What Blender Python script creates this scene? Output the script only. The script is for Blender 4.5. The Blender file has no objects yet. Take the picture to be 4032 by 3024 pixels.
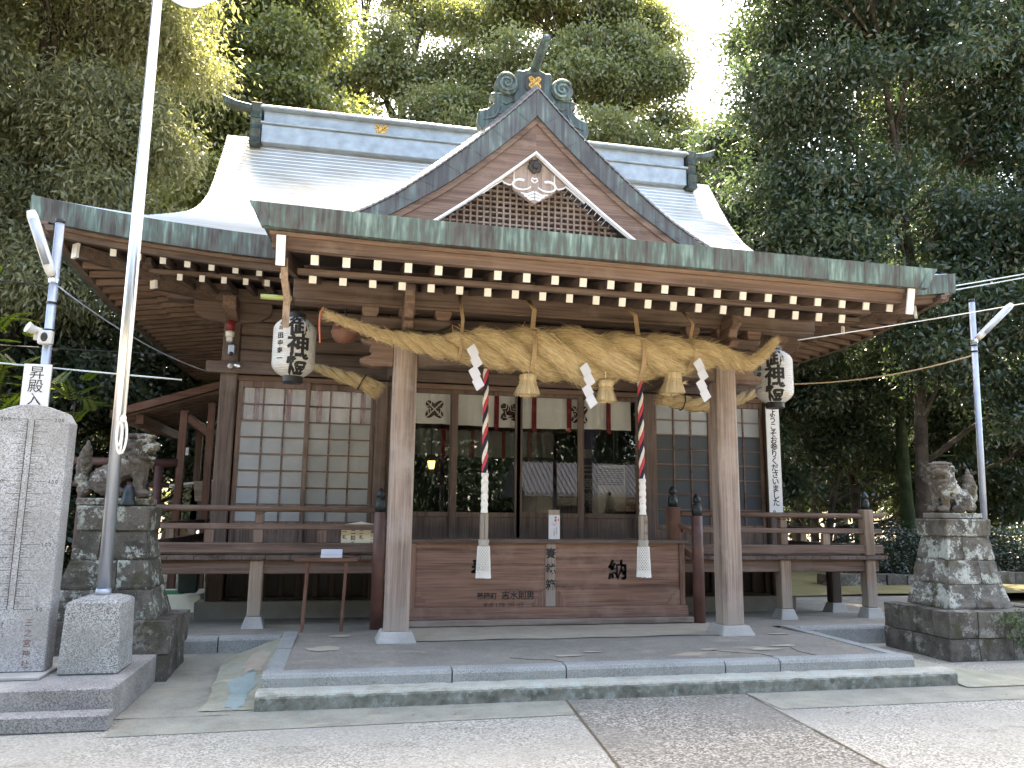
import bpy, math, random
import numpy as np
from mathutils import Vector, Matrix, noise as mnoise
SC = bpy.context.scene
COL = SC.collection
R = math.radians
rng = random.Random(7)

# ------------------------------------------------------------------ camera, light, exposure
cd = bpy.data.cameras.new('camera'); cam = bpy.data.objects.new('camera', cd); COL.objects.link(cam)
cr, cu, cf = (0.97832, -0.20677, 0.01176), (-0.04513, -0.15743, 0.98650), (0.20213, 0.96564, 0.16335)
M = Matrix(((cr[0], cu[0], -cf[0], 0), (cr[1], cu[1], -cf[1], 0), (cr[2], cu[2], -cf[2], 1.55), (0, 0, 0, 1)))
cam.matrix_world = M
cd.sensor_width = 36; cd.lens = 27.458; cd.clip_end = 2000; cd.clip_start = 0.1
SC.camera = cam
SUN_EL, SUN_AZ = 62.0, 8.0          # sun behind the hall, a little to the right of the depth axis
w = bpy.data.worlds.new('World'); SC.world = w; w.use_nodes = True
nt = w.node_tree
sky = nt.nodes.new('ShaderNodeTexSky'); sky.sky_type = 'NISHITA'; sky.sun_disc = False
sky.sun_elevation = R(SUN_EL); sky.sun_rotation = R(SUN_AZ); sky.dust_density = 3.0; sky.air_density = 1.0; sky.ozone_density = 1.0
nt.links.new(sky.outputs[0], nt.nodes['Background'].inputs[0]); nt.nodes['Background'].inputs[1].default_value = 0.15
sl = bpy.data.lights.new('sun', 'SUN'); sl.energy = 5.0; sl.angle = R(0.53); sl.color = (1.0, 0.93, 0.82)
so = bpy.data.objects.new('sun', sl); COL.objects.link(so)
sd = Vector((math.sin(R(SUN_AZ)) * math.cos(R(SUN_EL)), math.cos(R(SUN_AZ)) * math.cos(R(SUN_EL)), math.sin(R(SUN_EL))))
so.rotation_euler = sd.to_track_quat('Z', 'Y').to_euler(); so.location = (0, 30, 40)
vs = SC.view_settings
vs.view_transform = 'Standard'; vs.look = 'None'; vs.exposure = 3.4; vs.use_white_balance = True; vs.white_balance_temperature = 7800; vs.white_balance_tint = 10; vs.gamma = 1
SC.cycles.use_denoising = True
SC.cycles.max_bounces = 8; SC.cycles.transparent_max_bounces = 16
SC.cycles.sample_clamp_indirect = 6

# ------------------------------------------------------------------ materials
def newmat(name):
    m = bpy.data.materials.new(name); m.use_nodes = True
    nt = m.node_tree
    return m, nt, nt.nodes['Principled BSDF']
def N(nt, t, **kw):
    n = nt.nodes.new(t)
    for k, v in kw.items():
        if k.startswith('i_'): n.inputs[int(k[2:])].default_value = v
        else: setattr(n, k, v)
    return n
def coords(nt, scale, rnd=True):
    tc = N(nt, 'ShaderNodeTexCoord'); mp = N(nt, 'ShaderNodeMapping')
    src = tc.outputs['Object']
    if rnd:
        oi = N(nt, 'ShaderNodeObjectInfo'); ad = N(nt, 'ShaderNodeVectorMath', operation='ADD')
        mu = N(nt, 'ShaderNodeMath', operation='MULTIPLY', i_1=17.0)
        nt.links.new(oi.outputs['Random'], mu.inputs[0]); nt.links.new(src, ad.inputs[0]); nt.links.new(mu.outputs[0], ad.inputs[1])
        src = ad.outputs[0]
    mp.inputs['Scale'].default_value = scale
    nt.links.new(src, mp.inputs[0])
    return mp.outputs[0]
def noise(nt, vec, scale, detail=4, rough=0.55):
    n = N(nt, 'ShaderNodeTexNoise'); n.inputs['Scale'].default_value = scale; n.inputs['Detail'].default_value = detail; n.inputs['Roughness'].default_value = rough
    nt.links.new(vec, n.inputs['Vector']); return n.outputs[0]
def ramp(nt, fac, stops):
    r = N(nt, 'ShaderNodeValToRGB'); e = r.color_ramp.elements
    while len(e) < len(stops): e.new(0.5)
    for el, (p, c) in zip(e, stops):
        el.position = p; el.color = (*c, 1) if len(c) == 3 else c
    nt.links.new(fac, r.inputs[0]); return r.outputs[0]
def g3(v): return (v, v, v)
def mix(nt, fac, a, b, mode='MIX'):
    m = N(nt, 'ShaderNodeMix', data_type='RGBA', blend_type=mode)
    if isinstance(fac, float): m.inputs[0].default_value = fac
    else: nt.links.new(fac, m.inputs[0])
    for i, s in ((6, a), (7, b)):
        if isinstance(s, tuple): m.inputs[i].default_value = (*s, 1)
        else: nt.links.new(s, m.inputs[i])
    return m.outputs[2]
def bump(nt, p, h, strength=0.3, dist=0.01):
    b = N(nt, 'ShaderNodeBump'); b.inputs['Strength'].default_value = strength; b.inputs['Distance'].default_value = dist
    nt.links.new(h, b.inputs['Height']); nt.links.new(b.outputs[0], p.inputs['Normal'])
def plain(name, c, rough=0.6, metal=0.0, var=0.15, vs=8.0, spec=0.5):
    m, nt, p = newmat(name)
    v = coords(nt, (1, 1, 1)); f = noise(nt, v, vs, 5)
    col = ramp(nt, f, [(0.3, tuple(x * (1 - var) for x in c)), (0.7, tuple(min(1, x * (1 + var)) for x in c))])
    nt.links.new(col, p.inputs['Base Color']); p.inputs['Roughness'].default_value = rough; p.inputs['Metallic'].default_value = metal
    p.inputs['Specular IOR Level'].default_value = spec
    return m
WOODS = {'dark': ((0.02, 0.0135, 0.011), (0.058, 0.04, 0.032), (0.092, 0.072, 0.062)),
         'mid': ((0.037, 0.0246, 0.019), (0.112, 0.0773, 0.0616), (0.1848, 0.1478, 0.1254)),
         'warm': ((0.0529, 0.0322, 0.0242), (0.1472, 0.0954, 0.0725), (0.2242, 0.1702, 0.138)),
         'box': ((0.0816, 0.042, 0.03), (0.2184, 0.1236, 0.09), (0.342, 0.24, 0.186)),
         'light': ((0.125, 0.09, 0.073), (0.272, 0.208, 0.172), (0.385, 0.33, 0.29)),
         'tan': ((0.1103, 0.0766, 0.0546), (0.2625, 0.1869, 0.1344), (0.3518, 0.2783, 0.2226)),
         'red': ((0.062, 0.028, 0.019), (0.14, 0.068, 0.046), (0.205, 0.125, 0.09))}
_wc = {}
def wood(kind, axis):
    k = kind + axis
    if k in _wc: return _wc[k]
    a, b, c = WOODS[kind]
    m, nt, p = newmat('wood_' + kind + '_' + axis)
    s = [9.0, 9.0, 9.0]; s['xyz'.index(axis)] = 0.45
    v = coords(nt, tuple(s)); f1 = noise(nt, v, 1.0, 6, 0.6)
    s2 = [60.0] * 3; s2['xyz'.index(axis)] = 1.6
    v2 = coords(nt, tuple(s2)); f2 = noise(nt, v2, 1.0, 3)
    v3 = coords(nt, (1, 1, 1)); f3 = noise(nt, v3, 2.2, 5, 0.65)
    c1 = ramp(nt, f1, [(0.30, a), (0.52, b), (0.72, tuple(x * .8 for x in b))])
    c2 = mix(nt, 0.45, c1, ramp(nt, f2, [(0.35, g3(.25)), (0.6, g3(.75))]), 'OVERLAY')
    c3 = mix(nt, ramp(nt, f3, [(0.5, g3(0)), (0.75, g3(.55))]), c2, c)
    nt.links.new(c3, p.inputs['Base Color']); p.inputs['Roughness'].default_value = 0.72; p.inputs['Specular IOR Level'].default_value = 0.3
    if kind in ('light', 'tan') and axis == 'z':        # bleached, grimy feet of the outdoor posts
        tcf = N(nt, 'ShaderNodeTexCoord'); sz = N(nt, 'ShaderNodeSeparateXYZ'); nt.links.new(tcf.outputs['Object'], sz.inputs[0])
        fz = N(nt, 'ShaderNodeMath', operation='MULTIPLY_ADD', i_1=.5); nt.links.new(f3, fz.inputs[0]); nt.links.new(sz.outputs[2], fz.inputs[2])
        c4 = mix(nt, ramp(nt, fz.outputs[0], [(.42, g3(.75)), (.85, g3(0))]), c3, (.30, .265, .225)); nt.links.new(c4, p.inputs['Base Color'])
    bump(nt, p, f2, 0.35, 0.004)
    _wc[k] = m; return m

def verdigris(name, dark=(.050, .040, .036), brown=(.105, .075, .066), green=(.135, .215, .190), pale=(.24, .34, .31), axis='z', shift=0.0):
    m, nt, p = newmat(name)
    s = [8.0, 8.0, 8.0]; s['xyz'.index(axis)] = 0.8
    f = noise(nt, coords(nt, tuple(s), False), 1.6, 6, 0.62)
    f2 = noise(nt, coords(nt, (2.6, 2.6, 1.6), False), 1.3, 4)
    s2 = [30.0] * 3; s2['xyz'.index(axis)] = 1.5
    f3 = noise(nt, coords(nt, tuple(s2), False), 1.0, 4)
    tcx = N(nt, 'ShaderNodeTexCoord'); sx = N(nt, 'ShaderNodeSeparateXYZ'); nt.links.new(tcx.outputs['Object'], sx.inputs[0])
    k1 = N(nt, 'ShaderNodeMath', operation='MULTIPLY_ADD', i_1=1 / .42375, i_2=8.0); nt.links.new(sx.outputs[0], k1.inputs[0]); k2 = N(nt, 'ShaderNodeMath', operation='FLOOR'); nt.links.new(k1.outputs[0], k2.inputs[0])
    wn = N(nt, 'ShaderNodeTexWhiteNoise', noise_dimensions='1D'); nt.links.new(k2.outputs[0], wn.inputs['W'])
    sh = N(nt, 'ShaderNodeMath', operation='MULTIPLY_ADD', i_1=.09, i_2=-.045); nt.links.new(wn.outputs[0], sh.inputs[0])
    ad0 = N(nt, 'ShaderNodeMath', operation='MULTIPLY_ADD', i_1=0.55); nt.links.new(f2, ad0.inputs[0])
    ad = N(nt, 'ShaderNodeMath', operation='ADD'); nt.links.new(ad0.outputs[0], ad.inputs[0]); nt.links.new(sh.outputs[0], ad.inputs[1])
    h = N(nt, 'ShaderNodeMath', operation='MULTIPLY', i_1=0.5); nt.links.new(f, h.inputs[0])
    h3 = N(nt, 'ShaderNodeMath', operation='MULTIPLY_ADD', i_1=0.55, i_2=-0.275 + shift); nt.links.new(f3, h3.inputs[0])
    a2 = N(nt, 'ShaderNodeMath', operation='ADD'); nt.links.new(h.outputs[0], a2.inputs[0]); nt.links.new(h3.outputs[0], a2.inputs[1])
    nt.links.new(a2.outputs[0], ad0.inputs[2])
    c = ramp(nt, ad.outputs[0], [(0.38, dark), (0.46, brown), (0.54, tuple(.6 * x for x in green)), (0.62, green), (0.74, pale)])
    nt.links.new(c, p.inputs['Base Color']); p.inputs['Roughness'].default_value = 0.55; p.inputs['Metallic'].default_value = 0.15
    bump(nt, p, f, 0.15, 0.01)
    return m
M_fascia = verdigris('verdigris_copper', dark=(.040, .040, .037), brown=(.075, .070, .064), green=(.11, .165, .147), pale=(.21, .295, .265), shift=.0)
M_gable = verdigris('dark_copper', dark=(.045, .044, .043), brown=(.072, .070, .068), green=(.11, .14, .128), pale=(.17, .22, .20), shift=-0.07)
M_orn = verdigris('ornament_copper', dark=(.022, .028, .026), brown=(.038, .050, .046), green=(.070, .110, .098), pale=(.14, .20, .18))
def roofmat():
    m, nt, p = newmat('roof_copper')
    f = noise(nt, coords(nt, (0.6, 2.0, 2.0), False), 2.0, 5, 0.6)
    f2 = noise(nt, coords(nt, (1, 1, 1), False), 0.45, 4)
    c = mix(nt, ramp(nt, f2, [(.45, g3(0)), (.62, g3(1))]), ramp(nt, f, [(.3, (.50, .54, .58)), (.7, (.66, .70, .74))]), ramp(nt, f, [(.3, (.40, .38, .35)), (.7, (.56, .53, .48))]))
    nt.links.new(c, p.inputs['Base Color']); p.inputs['Metallic'].default_value = 0.38
    nt.links.new(ramp(nt, f, [(.3, g3(.30)), (.7, g3(.44))]), p.inputs['Roughness'])
    return m
M_roof = roofmat()
M_gableroof = plain('brown_copper_shingle', (.17, .155, .15), .5, .3, .25, 4)
M_ridge = plain('ridge_copper', (.27, .32, .36), .5, .3, .2, 5)
def granite(name, a, b, c, scale=160, rough=.75, stain=None):
    m, nt, p = newmat(name)
    v = coords(nt, (1, 1, 1)); vo = N(nt, 'ShaderNodeTexVoronoi'); vo.inputs['Scale'].default_value = scale; nt.links.new(v, vo.inputs['Vector'])
    f = noise(nt, v, 3.0, 4)
    sep = N(nt, 'ShaderNodeSeparateColor'); nt.links.new(vo.outputs['Color'], sep.inputs[0])
    c1 = ramp(nt, sep.outputs[0], [(0.1, a), (0.45, b), (0.85, c)])
    c2 = mix(nt, 0.35, c1, ramp(nt, f, [(.3, g3(.25)), (.7, g3(.7))]), 'OVERLAY')
    if stain:
        f4 = noise(nt, coords(nt, (1, 1, 1)), 1.6, 6, .65)
        c2 = mix(nt, ramp(nt, f4, [(.48, g3(0)), (.68, g3(.75))]), c2, stain)
    nt.links.new(c2, p.inputs['Base Color']); p.inputs['Roughness'].default_value = rough
    bump(nt, p, sep.outputs[0], .12, .003)
    return m
M_granite = granite('speckled_granite', (.17, .17, .172), (.295, .298, .30), (.41, .413, .415), 130, stain=(.23, .225, .21))
M_granite2 = granite('coarse_granite', (.09, .093, .09), (.25, .254, .245), (.43, .43, .41), 150, stain=(.19, .19, .17))
M_kerb = granite('kerb_granite', (.13, .135, .128), (.225, .228, .213), (.315, .315, .295), 230, stain=(.25, .265, .245))
M_base = granite('dark_concrete', (.12, .11, .10), (.20, .19, .18), (.28, .27, .25), 120, stain=(.33, .31, .28))
def half(nt, x):
    h = N(nt, 'ShaderNodeMath', operation='MULTIPLY', i_1=.5); nt.links.new(x, h.inputs[0]); return h.outputs[0]
def lichen(name, dark, mid, pale, moss, amt=.5):
    m, nt, p = newmat(name)
    v = coords(nt, (1, 1, 1))
    f1 = noise(nt, v, 4.0, 8, .65); f2 = noise(nt, v, 17.0, 10, .80); f3 = noise(nt, v, 3.1, 6, .6); f5 = noise(nt, v, 60, 3)
    c = ramp(nt, f1, [(.3, dark), (.6, mid)])
    su = N(nt, 'ShaderNodeMath', operation='ADD'); nt.links.new(f2, su.inputs[0]); nt.links.new(f3, su.inputs[1])
    c = mix(nt, ramp(nt, half(nt, su.outputs[0]), [(.56 - .07 * amt, g3(0)), (.59 - .07 * amt, g3(.9))]), c, pale)
    f4 = noise(nt, coords(nt, (1.3, 1.3, .8)), 2.8, 5, .6)
    c = mix(nt, ramp(nt, f4, [(.56, g3(0)), (.66, g3(.8))]), c, moss)
    c = mix(nt, .35, c, ramp(nt, f5, [(.3, g3(.2)), (.7, g3(.75))]), 'OVERLAY')
    nt.links.new(c, p.inputs['Base Color']); p.inputs['Roughness'].default_value = .9; p.inputs['Specular IOR Level'].default_value = .2
    bump(nt, p, f2, .8, .02)
    return m
M_ped = lichen('lichen_stone', (.030, .028, .024), (.115, .106, .09), (.34, .37, .32), (.06, .055, .03), .62)
M_pedR = lichen('lichen_stone_pale', (.05, .046, .038), (.165, .152, .132), (.42, .44, .395), (.065, .056, .026), .58)
M_pbase = lichen('dark_base_stone', (.036, .032, .028), (.135, .12, .102), (.26, .25, .22), (.06, .06, .032), .35)
M_lionL = lichen('weathered_stone_brown', (.036, .030, .026), (.125, .105, .09), (.34, .35, .30), (.06, .052, .032), .45)
M_lionR = lichen('weathered_stone_grey', (.05, .043, .037), (.17, .148, .13), (.42, .44, .39), (.08, .068, .034), .38)
M_stone = granite('plinth_stone', (.29, .28, .255), (.32, .31, .285), (.35, .34, .315), 200, stain=(.27, .25, .215))
def concrete(name, a, b, stain, sc=1.0, patch=None, speck=None, sscale=60):
    m, nt, p = newmat(name)
    v = coords(nt, (1, 1, 1), False)
    f = noise(nt, v, 1.2 * sc, 8, .65); f2 = noise(nt, v, 35 * sc, 4, .6); f3 = noise(nt, v, 2.6 * sc, 6, .7)
    c = ramp(nt, f, [(.3, a), (.7, b)])
    c = mix(nt, .5, c, ramp(nt, f2, [(.3, g3(.3)), (.7, g3(.68))]), 'OVERLAY')
    c = mix(nt, ramp(nt, f3, [(.52, g3(0)), (.70, g3(.65))]), c, stain)
    if patch:
        f4 = noise(nt, coords(nt, (.8, 2.2, 1), False), 1.4 * sc, 5, .6)
        c = mix(nt, ramp(nt, f4, [(.60, g3(0)), (.66, g3(.7))]), c, patch)
    hh = f2
    if speck:
        vo = N(nt, 'ShaderNodeTexVoronoi'); vo.inputs['Scale'].default_value = sscale; nt.links.new(v, vo.inputs['Vector'])
        sp = N(nt, 'ShaderNodeSeparateColor'); nt.links.new(vo.outputs['Color'], sp.inputs[0])
        cc = ramp(nt, sp.outputs[0], [(.15, speck[0]), (.5, speck[1]), (.85, speck[2])])
        fm = noise(nt, v, .9, 5, .6)
        c = mix(nt, ramp(nt, fm, [(.38, g3(.15)), (.62, g3(.8))]), c, cc)
        hh = sp.outputs[0]
    nt.links.new(c, p.inputs['Base Color']); p.inputs['Roughness'].default_value = .85; p.inputs['Specular IOR Level'].default_value = .3
    bump(nt, p, hh, .25, .006)
    return m
M_floor = concrete('platform_concrete', (.15, .135, .112), (.25, .225, .188), (.29, .255, .205), 1.0, (.36, .30, .21))
M_step = concrete('stained_step_concrete', (.26, .25, .20), (.38, .37, .315), (.33, .41, .37), 2.2, (.20, .185, .14))
M_stepfront = concrete('pitted_step_face', (.07, .068, .052), (.24, .24, .20), (.30, .37, .335), 5.0, (.06, .058, .045))
M_cement = concrete('pale_cement_patch', (.30, .255, .19), (.40, .345, .27), (.33, .29, .23), 3.0)
M_stain = concrete('blue_green_stain', (.19, .245, .23), (.27, .33, .31), (.24, .27, .235), 3.0)
M_pave = concrete('pinkish_aggregate', (.205, .195, .165), (.30, .287, .245), (.25, .245, .19), .9, (.15, .142, .115), ((.12, .112, .093), (.26, .247, .21), (.44, .42, .365)), 80)
M_path = concrete('grey_aggregate', (.125, .115, .095), (.18, .167, .14), (.21, .195, .16), 1.0, None, ((.06, .053, .043), (.165, .15, .124), (.42, .39, .33)), 68)
M_edge = concrete('pale_greenish_concrete', (.175, .168, .135), (.285, .272, .22), (.235, .26, .225), 2.2, (.30, .272, .185))
M_ramp = concrete('copper_stained_concrete', (.20, .195, .135), (.33, .32, .25), (.27, .33, .29), 2.2, (.40, .375, .30))
M_deadleaf = plain('dead_leaf', (.16, .10, .05), .8, 0, .4, 3)
M_soil = concrete('leaf_litter_soil', (.06, .045, .03), (.13, .10, .06), (.16, .13, .06), .8, None)
M_moss = concrete('mossy_ground', (.14, .12, .05), (.24, .20, .085), (.19, .12, .06), 1.2, None)
def strawmat():
    m, nt, p = newmat('straw')
    g = N(nt, 'ShaderNodeNewGeometry'); v = coords(nt, (1, 1, 1))
    f = noise(nt, v, 30, 5, .7)
    c = mix(nt, .5, ramp(nt, g.outputs['Random Per Island'], [(0, (.40, .30, .16)), (.5, (.64, .52, .33)), (1, (.82, .71, .50))]), ramp(nt, f, [(.3, (.36, .24, .11)), (.7, (.58, .43, .22))]))
    nt.links.new(c, p.inputs['Base Color']); p.inputs['Roughness'].default_value = .65; p.inputs['Specular IOR Level'].default_value = .3
    bump(nt, p, f, .5, .01)
    return m
M_straw = strawmat()
def rope_mat():
    m, nt, p = newmat('straw_strand')
    uv = N(nt, 'ShaderNodeUVMap'); mp = N(nt, 'ShaderNodeMapping'); mp.inputs['Scale'].default_value = (9.0, 34.0, 1)
    nt.links.new(uv.outputs[0], mp.inputs[0]); f = noise(nt, mp.outputs[0], 1.0, 6, .7)
    f2 = noise(nt, coords(nt, (1, 1, 1)), 6, 4)
    c = mix(nt, .35, ramp(nt, f, [(.32, (.12, .075, .033)), (.48, (.40, .30, .155)), (.68, (.66, .54, .34))]), ramp(nt, f2, [(.3, (.36, .26, .13)), (.7, (.52, .41, .24))]))
    nt.links.new(c, p.inputs['Base Color']); p.inputs['Roughness'].default_value = .7; p.inputs['Specular IOR Level'].default_value = .25
    bump(nt, p, f, .9, .02)
    return m
M_strand = rope_mat()
M_white = plain('white_paint', (.68, .67, .645), .6, 0, .05)
M_paper = plain('white_paper', (.52, .53, .57), .7, 0, .03)
M_black = plain('black_lacquer', (.012, .012, .014), .45)
M_ink = plain('black_ink', (.012, .012, .012), .7, 0, .1)
M_inkred = plain('faded_red_paint', (.12, .05, .045), .7, 0, .2)
M_cream = plain('cream_board', (.74, .70, .56), .6, 0, .06)
M_steel = plain('stainless_steel', (.62, .63, .65), .28, .95, .06, 3)
M_galv = plain('galvanised_pipe', (.36, .40, .47), .45, .55, .12, 6)
M_bronze = plain('dark_bronze', (.020, .027, .029), .42, .5, .3)
M_gold = plain('gold_leaf', (.62, .36, .08), .45, .55, .15)
M_goldline = plain('dark_gold_line', (.16, .08, .02), .6, 0, .1)
M_crestback = plain('dark_crest_plate', (.03, .025, .022), .6)
M_clay = plain('red_brown_bell', (.17, .075, .05), .5, .1, .2)
M_newel = plain('red_brown_lacquer', (.085, .035, .026), .5, 0, .35, 6)
M_torii = plain('faded_red_timber', (.10, .045, .042), .6, 0, .25, 5)
M_cotton = plain('white_cotton', (.78, .75, .70), .85, 0, .06, 40)
M_red = plain('red_cotton', (.55, .06, .08), .8, 0, .1, 40)
M_navy = plain('navy_cotton', (.018, .02, .05), .8, 0, .1, 40)
M_cord = plain('twine', (.36, .25, .14), .8, 0, .25, 60)
M_netshade = plain('tassel_core_grey', (.36, .32, .27), .9)
M_string = plain('orange_string', (.70, .19, .12), .7)
M_redcloth = plain('red_ribbon', (.20, .010, .016), .7, 0, .3, 14)
M_ltwall = plain('pale_plaster', (.20, .195, .18), .8, 0, .08)
M_tile = plain('grey_roof_tile', (.055, .06, .075), .45, 0, .2)
M_grassgreen = plain('green_mat', (.03, .22, .09), .8)
M_bag = plain('dark_plastic', (.02, .035, .03), .35)
M_acwhite = plain('off_white_plastic', (.52, .52, .49), .5, 0, .03)
M_teal = plain('pale_metal_roof', (.50, .56, .56), .45, .3, .1)
M_bamboo = plain('green_bamboo', (.30, .36, .12), .5)
def lanternmat():
    m, nt, p = newmat('lantern_paper')
    v = coords(nt, (1, 1, 1)); f = noise(nt, v, 5, 4)
    nt.links.new(ramp(nt, f, [(.3, (.46, .455, .44)), (.7, (.57, .565, .55))]), p.inputs['Base Color']); p.inputs['Roughness'].default_value = .6
    return m
M_lant = lanternmat()
def glassmat(name, tint, frost=False):
    m, nt, p = newmat(name)
    if frost:
        v = coords(nt, (1, 1, 1), False)
        br = N(nt, 'ShaderNodeTexBrick'); br.inputs['Scale'].default_value = 16; br.inputs['Mortar Size'].default_value = .12; br.inputs['Mortar Smooth'].default_value = 1.0
        sx = N(nt, 'ShaderNodeSeparateXYZ'); nt.links.new(v, sx.inputs[0]); cx = N(nt, 'ShaderNodeCombineXYZ')
        nt.links.new(sx.outputs[0], cx.inputs[0]); nt.links.new(sx.outputs[2], cx.inputs[1]); nt.links.new(cx.outputs[0], br.inputs['Vector'])
        f = noise(nt, v, 1.5, 3)
        nt.links.new(ramp(nt, f, [(.3, tuple(.8 * t for t in tint)), (.7, tint)]), p.inputs['Base Color'])
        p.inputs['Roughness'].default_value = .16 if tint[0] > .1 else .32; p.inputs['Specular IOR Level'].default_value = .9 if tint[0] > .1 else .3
        bump(nt, p, br.outputs['Fac'], .35, .01)
        if tint[0] > .4:                           # thinly frosted: what hangs right behind shows faintly
            tr = N(nt, 'ShaderNodeBsdfTransparent'); ms = N(nt, 'ShaderNodeMixShader'); ms.inputs[0].default_value = .75
            nt.links.new(p.outputs[0], ms.inputs[1]); nt.links.new(tr.outputs[0], ms.inputs[2]); nt.links.new(ms.outputs[0], nt.nodes['Material Output'].inputs[0])
    else:
        out = nt.nodes['Material Output']
        fr = N(nt, 'ShaderNodeFresnel'); fr.inputs[0].default_value = 1.55
        tr = N(nt, 'ShaderNodeBsdfTransparent'); tr.inputs[0].default_value = (*tint, 1)
        gl = N(nt, 'ShaderNodeBsdfGlossy'); gl.inputs[1].default_value = 0.0; gl.inputs[0].default_value = (.9, .92, .95, 1)
        ms = N(nt, 'ShaderNodeMixShader'); nt.links.new(fr.outputs[0], ms.inputs[0]); nt.links.new(tr.outputs[0], ms.inputs[1]); nt.links.new(gl.outputs[0], ms.inputs[2])
        nt.links.new(ms.outputs[0], out.inputs[0])
    return m
M_glass = glassmat('clear_glass', (.93, .94, .94))
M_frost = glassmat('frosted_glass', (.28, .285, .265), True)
M_frostshade = glassmat('frosted_glass_painted_shade', (.05, .056, .056), True)  # right bay copy: shade and dark reflections put into the glass colour
M_frostpale = glassmat('frosted_glass_over_curtain', (.55, .53, .52), True)
def emis(name, c, s):
    m, nt, p = newmat(name); p.inputs['Emission Color'].default_value = (*c, 1); p.inputs['Emission Strength'].default_value = s
    p.inputs['Base Color'].default_value = (*c, 1); return m
M_glow = emis('lit_lantern', (1.0, .55, .15), .7)
M_redlens = emis('red_beacon_lens', (.11, .004, .007), .03)
def cloth(name, c):
    m, nt, p = newmat(name); v = coords(nt, (1, 1, 1)); f = noise(nt, v, 90, 2)
    nt.links.new(ramp(nt, f, [(.3, tuple(.9 * x for x in c)), (.7, c)]), p.inputs['Base Color']); p.inputs['Roughness'].default_value = .9
    return m
M_noren = cloth('white_cloth', (.74, .74, .73))
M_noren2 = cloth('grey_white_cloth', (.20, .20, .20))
M_crest = plain('brown_crest_dye', (.065, .022, .02), .85, 0, .1)
M_lattice = wood('light', 'z')
M_bark = lichen('bark', (.020, .016, .013), (.075, .058, .046), (.13, .12, .10), (.045, .05, .03), .1)
def leafmat(name, stops, trans=.35, rough=.38, tmul=1.6):
    m, nt, p = newmat(name)
    at = N(nt, 'ShaderNodeAttribute', attribute_name='tint')
    g = N(nt, 'ShaderNodeNewGeometry')
    ad = N(nt, 'ShaderNodeMath', operation='MULTIPLY_ADD', i_1=.25, i_2=-.12); nt.links.new(g.outputs['Random Per Island'], ad.inputs[0])
    su = N(nt, 'ShaderNodeMath', operation='ADD'); nt.links.new(at.outputs['Fac'], su.inputs[0]); nt.links.new(ad.outputs[0], su.inputs[1])
    c = ramp(nt, half(nt, su.outputs[0]), stops)
    nt.links.new(c, p.inputs['Base Color']); p.inputs['Roughness'].default_value = rough; p.inputs['Specular IOR Level'].default_value = .95
    tr = N(nt, 'ShaderNodeBsdfTranslucent')
    c2 = mix(nt, 1.0, c, (1.0 * tmul, 1.0 * tmul, .55 * tmul), 'MULTIPLY'); nt.links.new(c2, tr.inputs[0])
    ms = N(nt, 'ShaderNodeMixShader'); ms.inputs[0].default_value = trans
    nt.links.new(p.outputs[0], ms.inputs[1]); nt.links.new(tr.outputs[0], ms.inputs[2]); nt.links.new(ms.outputs[0], nt.nodes['Material Output'].inputs[0])
    return m
L_dark = leafmat('dark_glossy_leaf', [(.1, (.036, .060, .036)), (.5, (.068, .105, .056)), (.9, (.13, .17, .06))])
L_camphor = leafmat('camphor_leaf', [(.1, (.14, .16, .085)), (.5, (.22, .24, .11)), (.9, (.37, .35, .085))], .45)
L_bright = leafmat('sunny_broadleaf', [(.1, (.11, .135, .055)), (.5, (.185, .21, .085)), (.9, (.27, .28, .09))], .42)
L_cedar = leafmat('cedar_spray', [(.05, (.14, .16, .09)), (.45, (.25, .265, .145)), (.66, (.33, .31, .18)), (.8, (.42, .25, .16)), (1.0, (.46, .24, .15))], .40, .5, 1.3)
L_fern = leafmat('yellow_green_leaf', [(.1, (.10, .15, .015)), (.9, (.26, .28, .02))], .5)
L_ivy2 = leafmat('weed_leaf', [(.1, (.05, .09, .03)), (.9, (.12, .17, .05))], .3)
L_ivy = leafmat('hedge_leaf', [(.1, (.012, .028, .018)), (.9, (.04, .07, .035))], .2)

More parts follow.
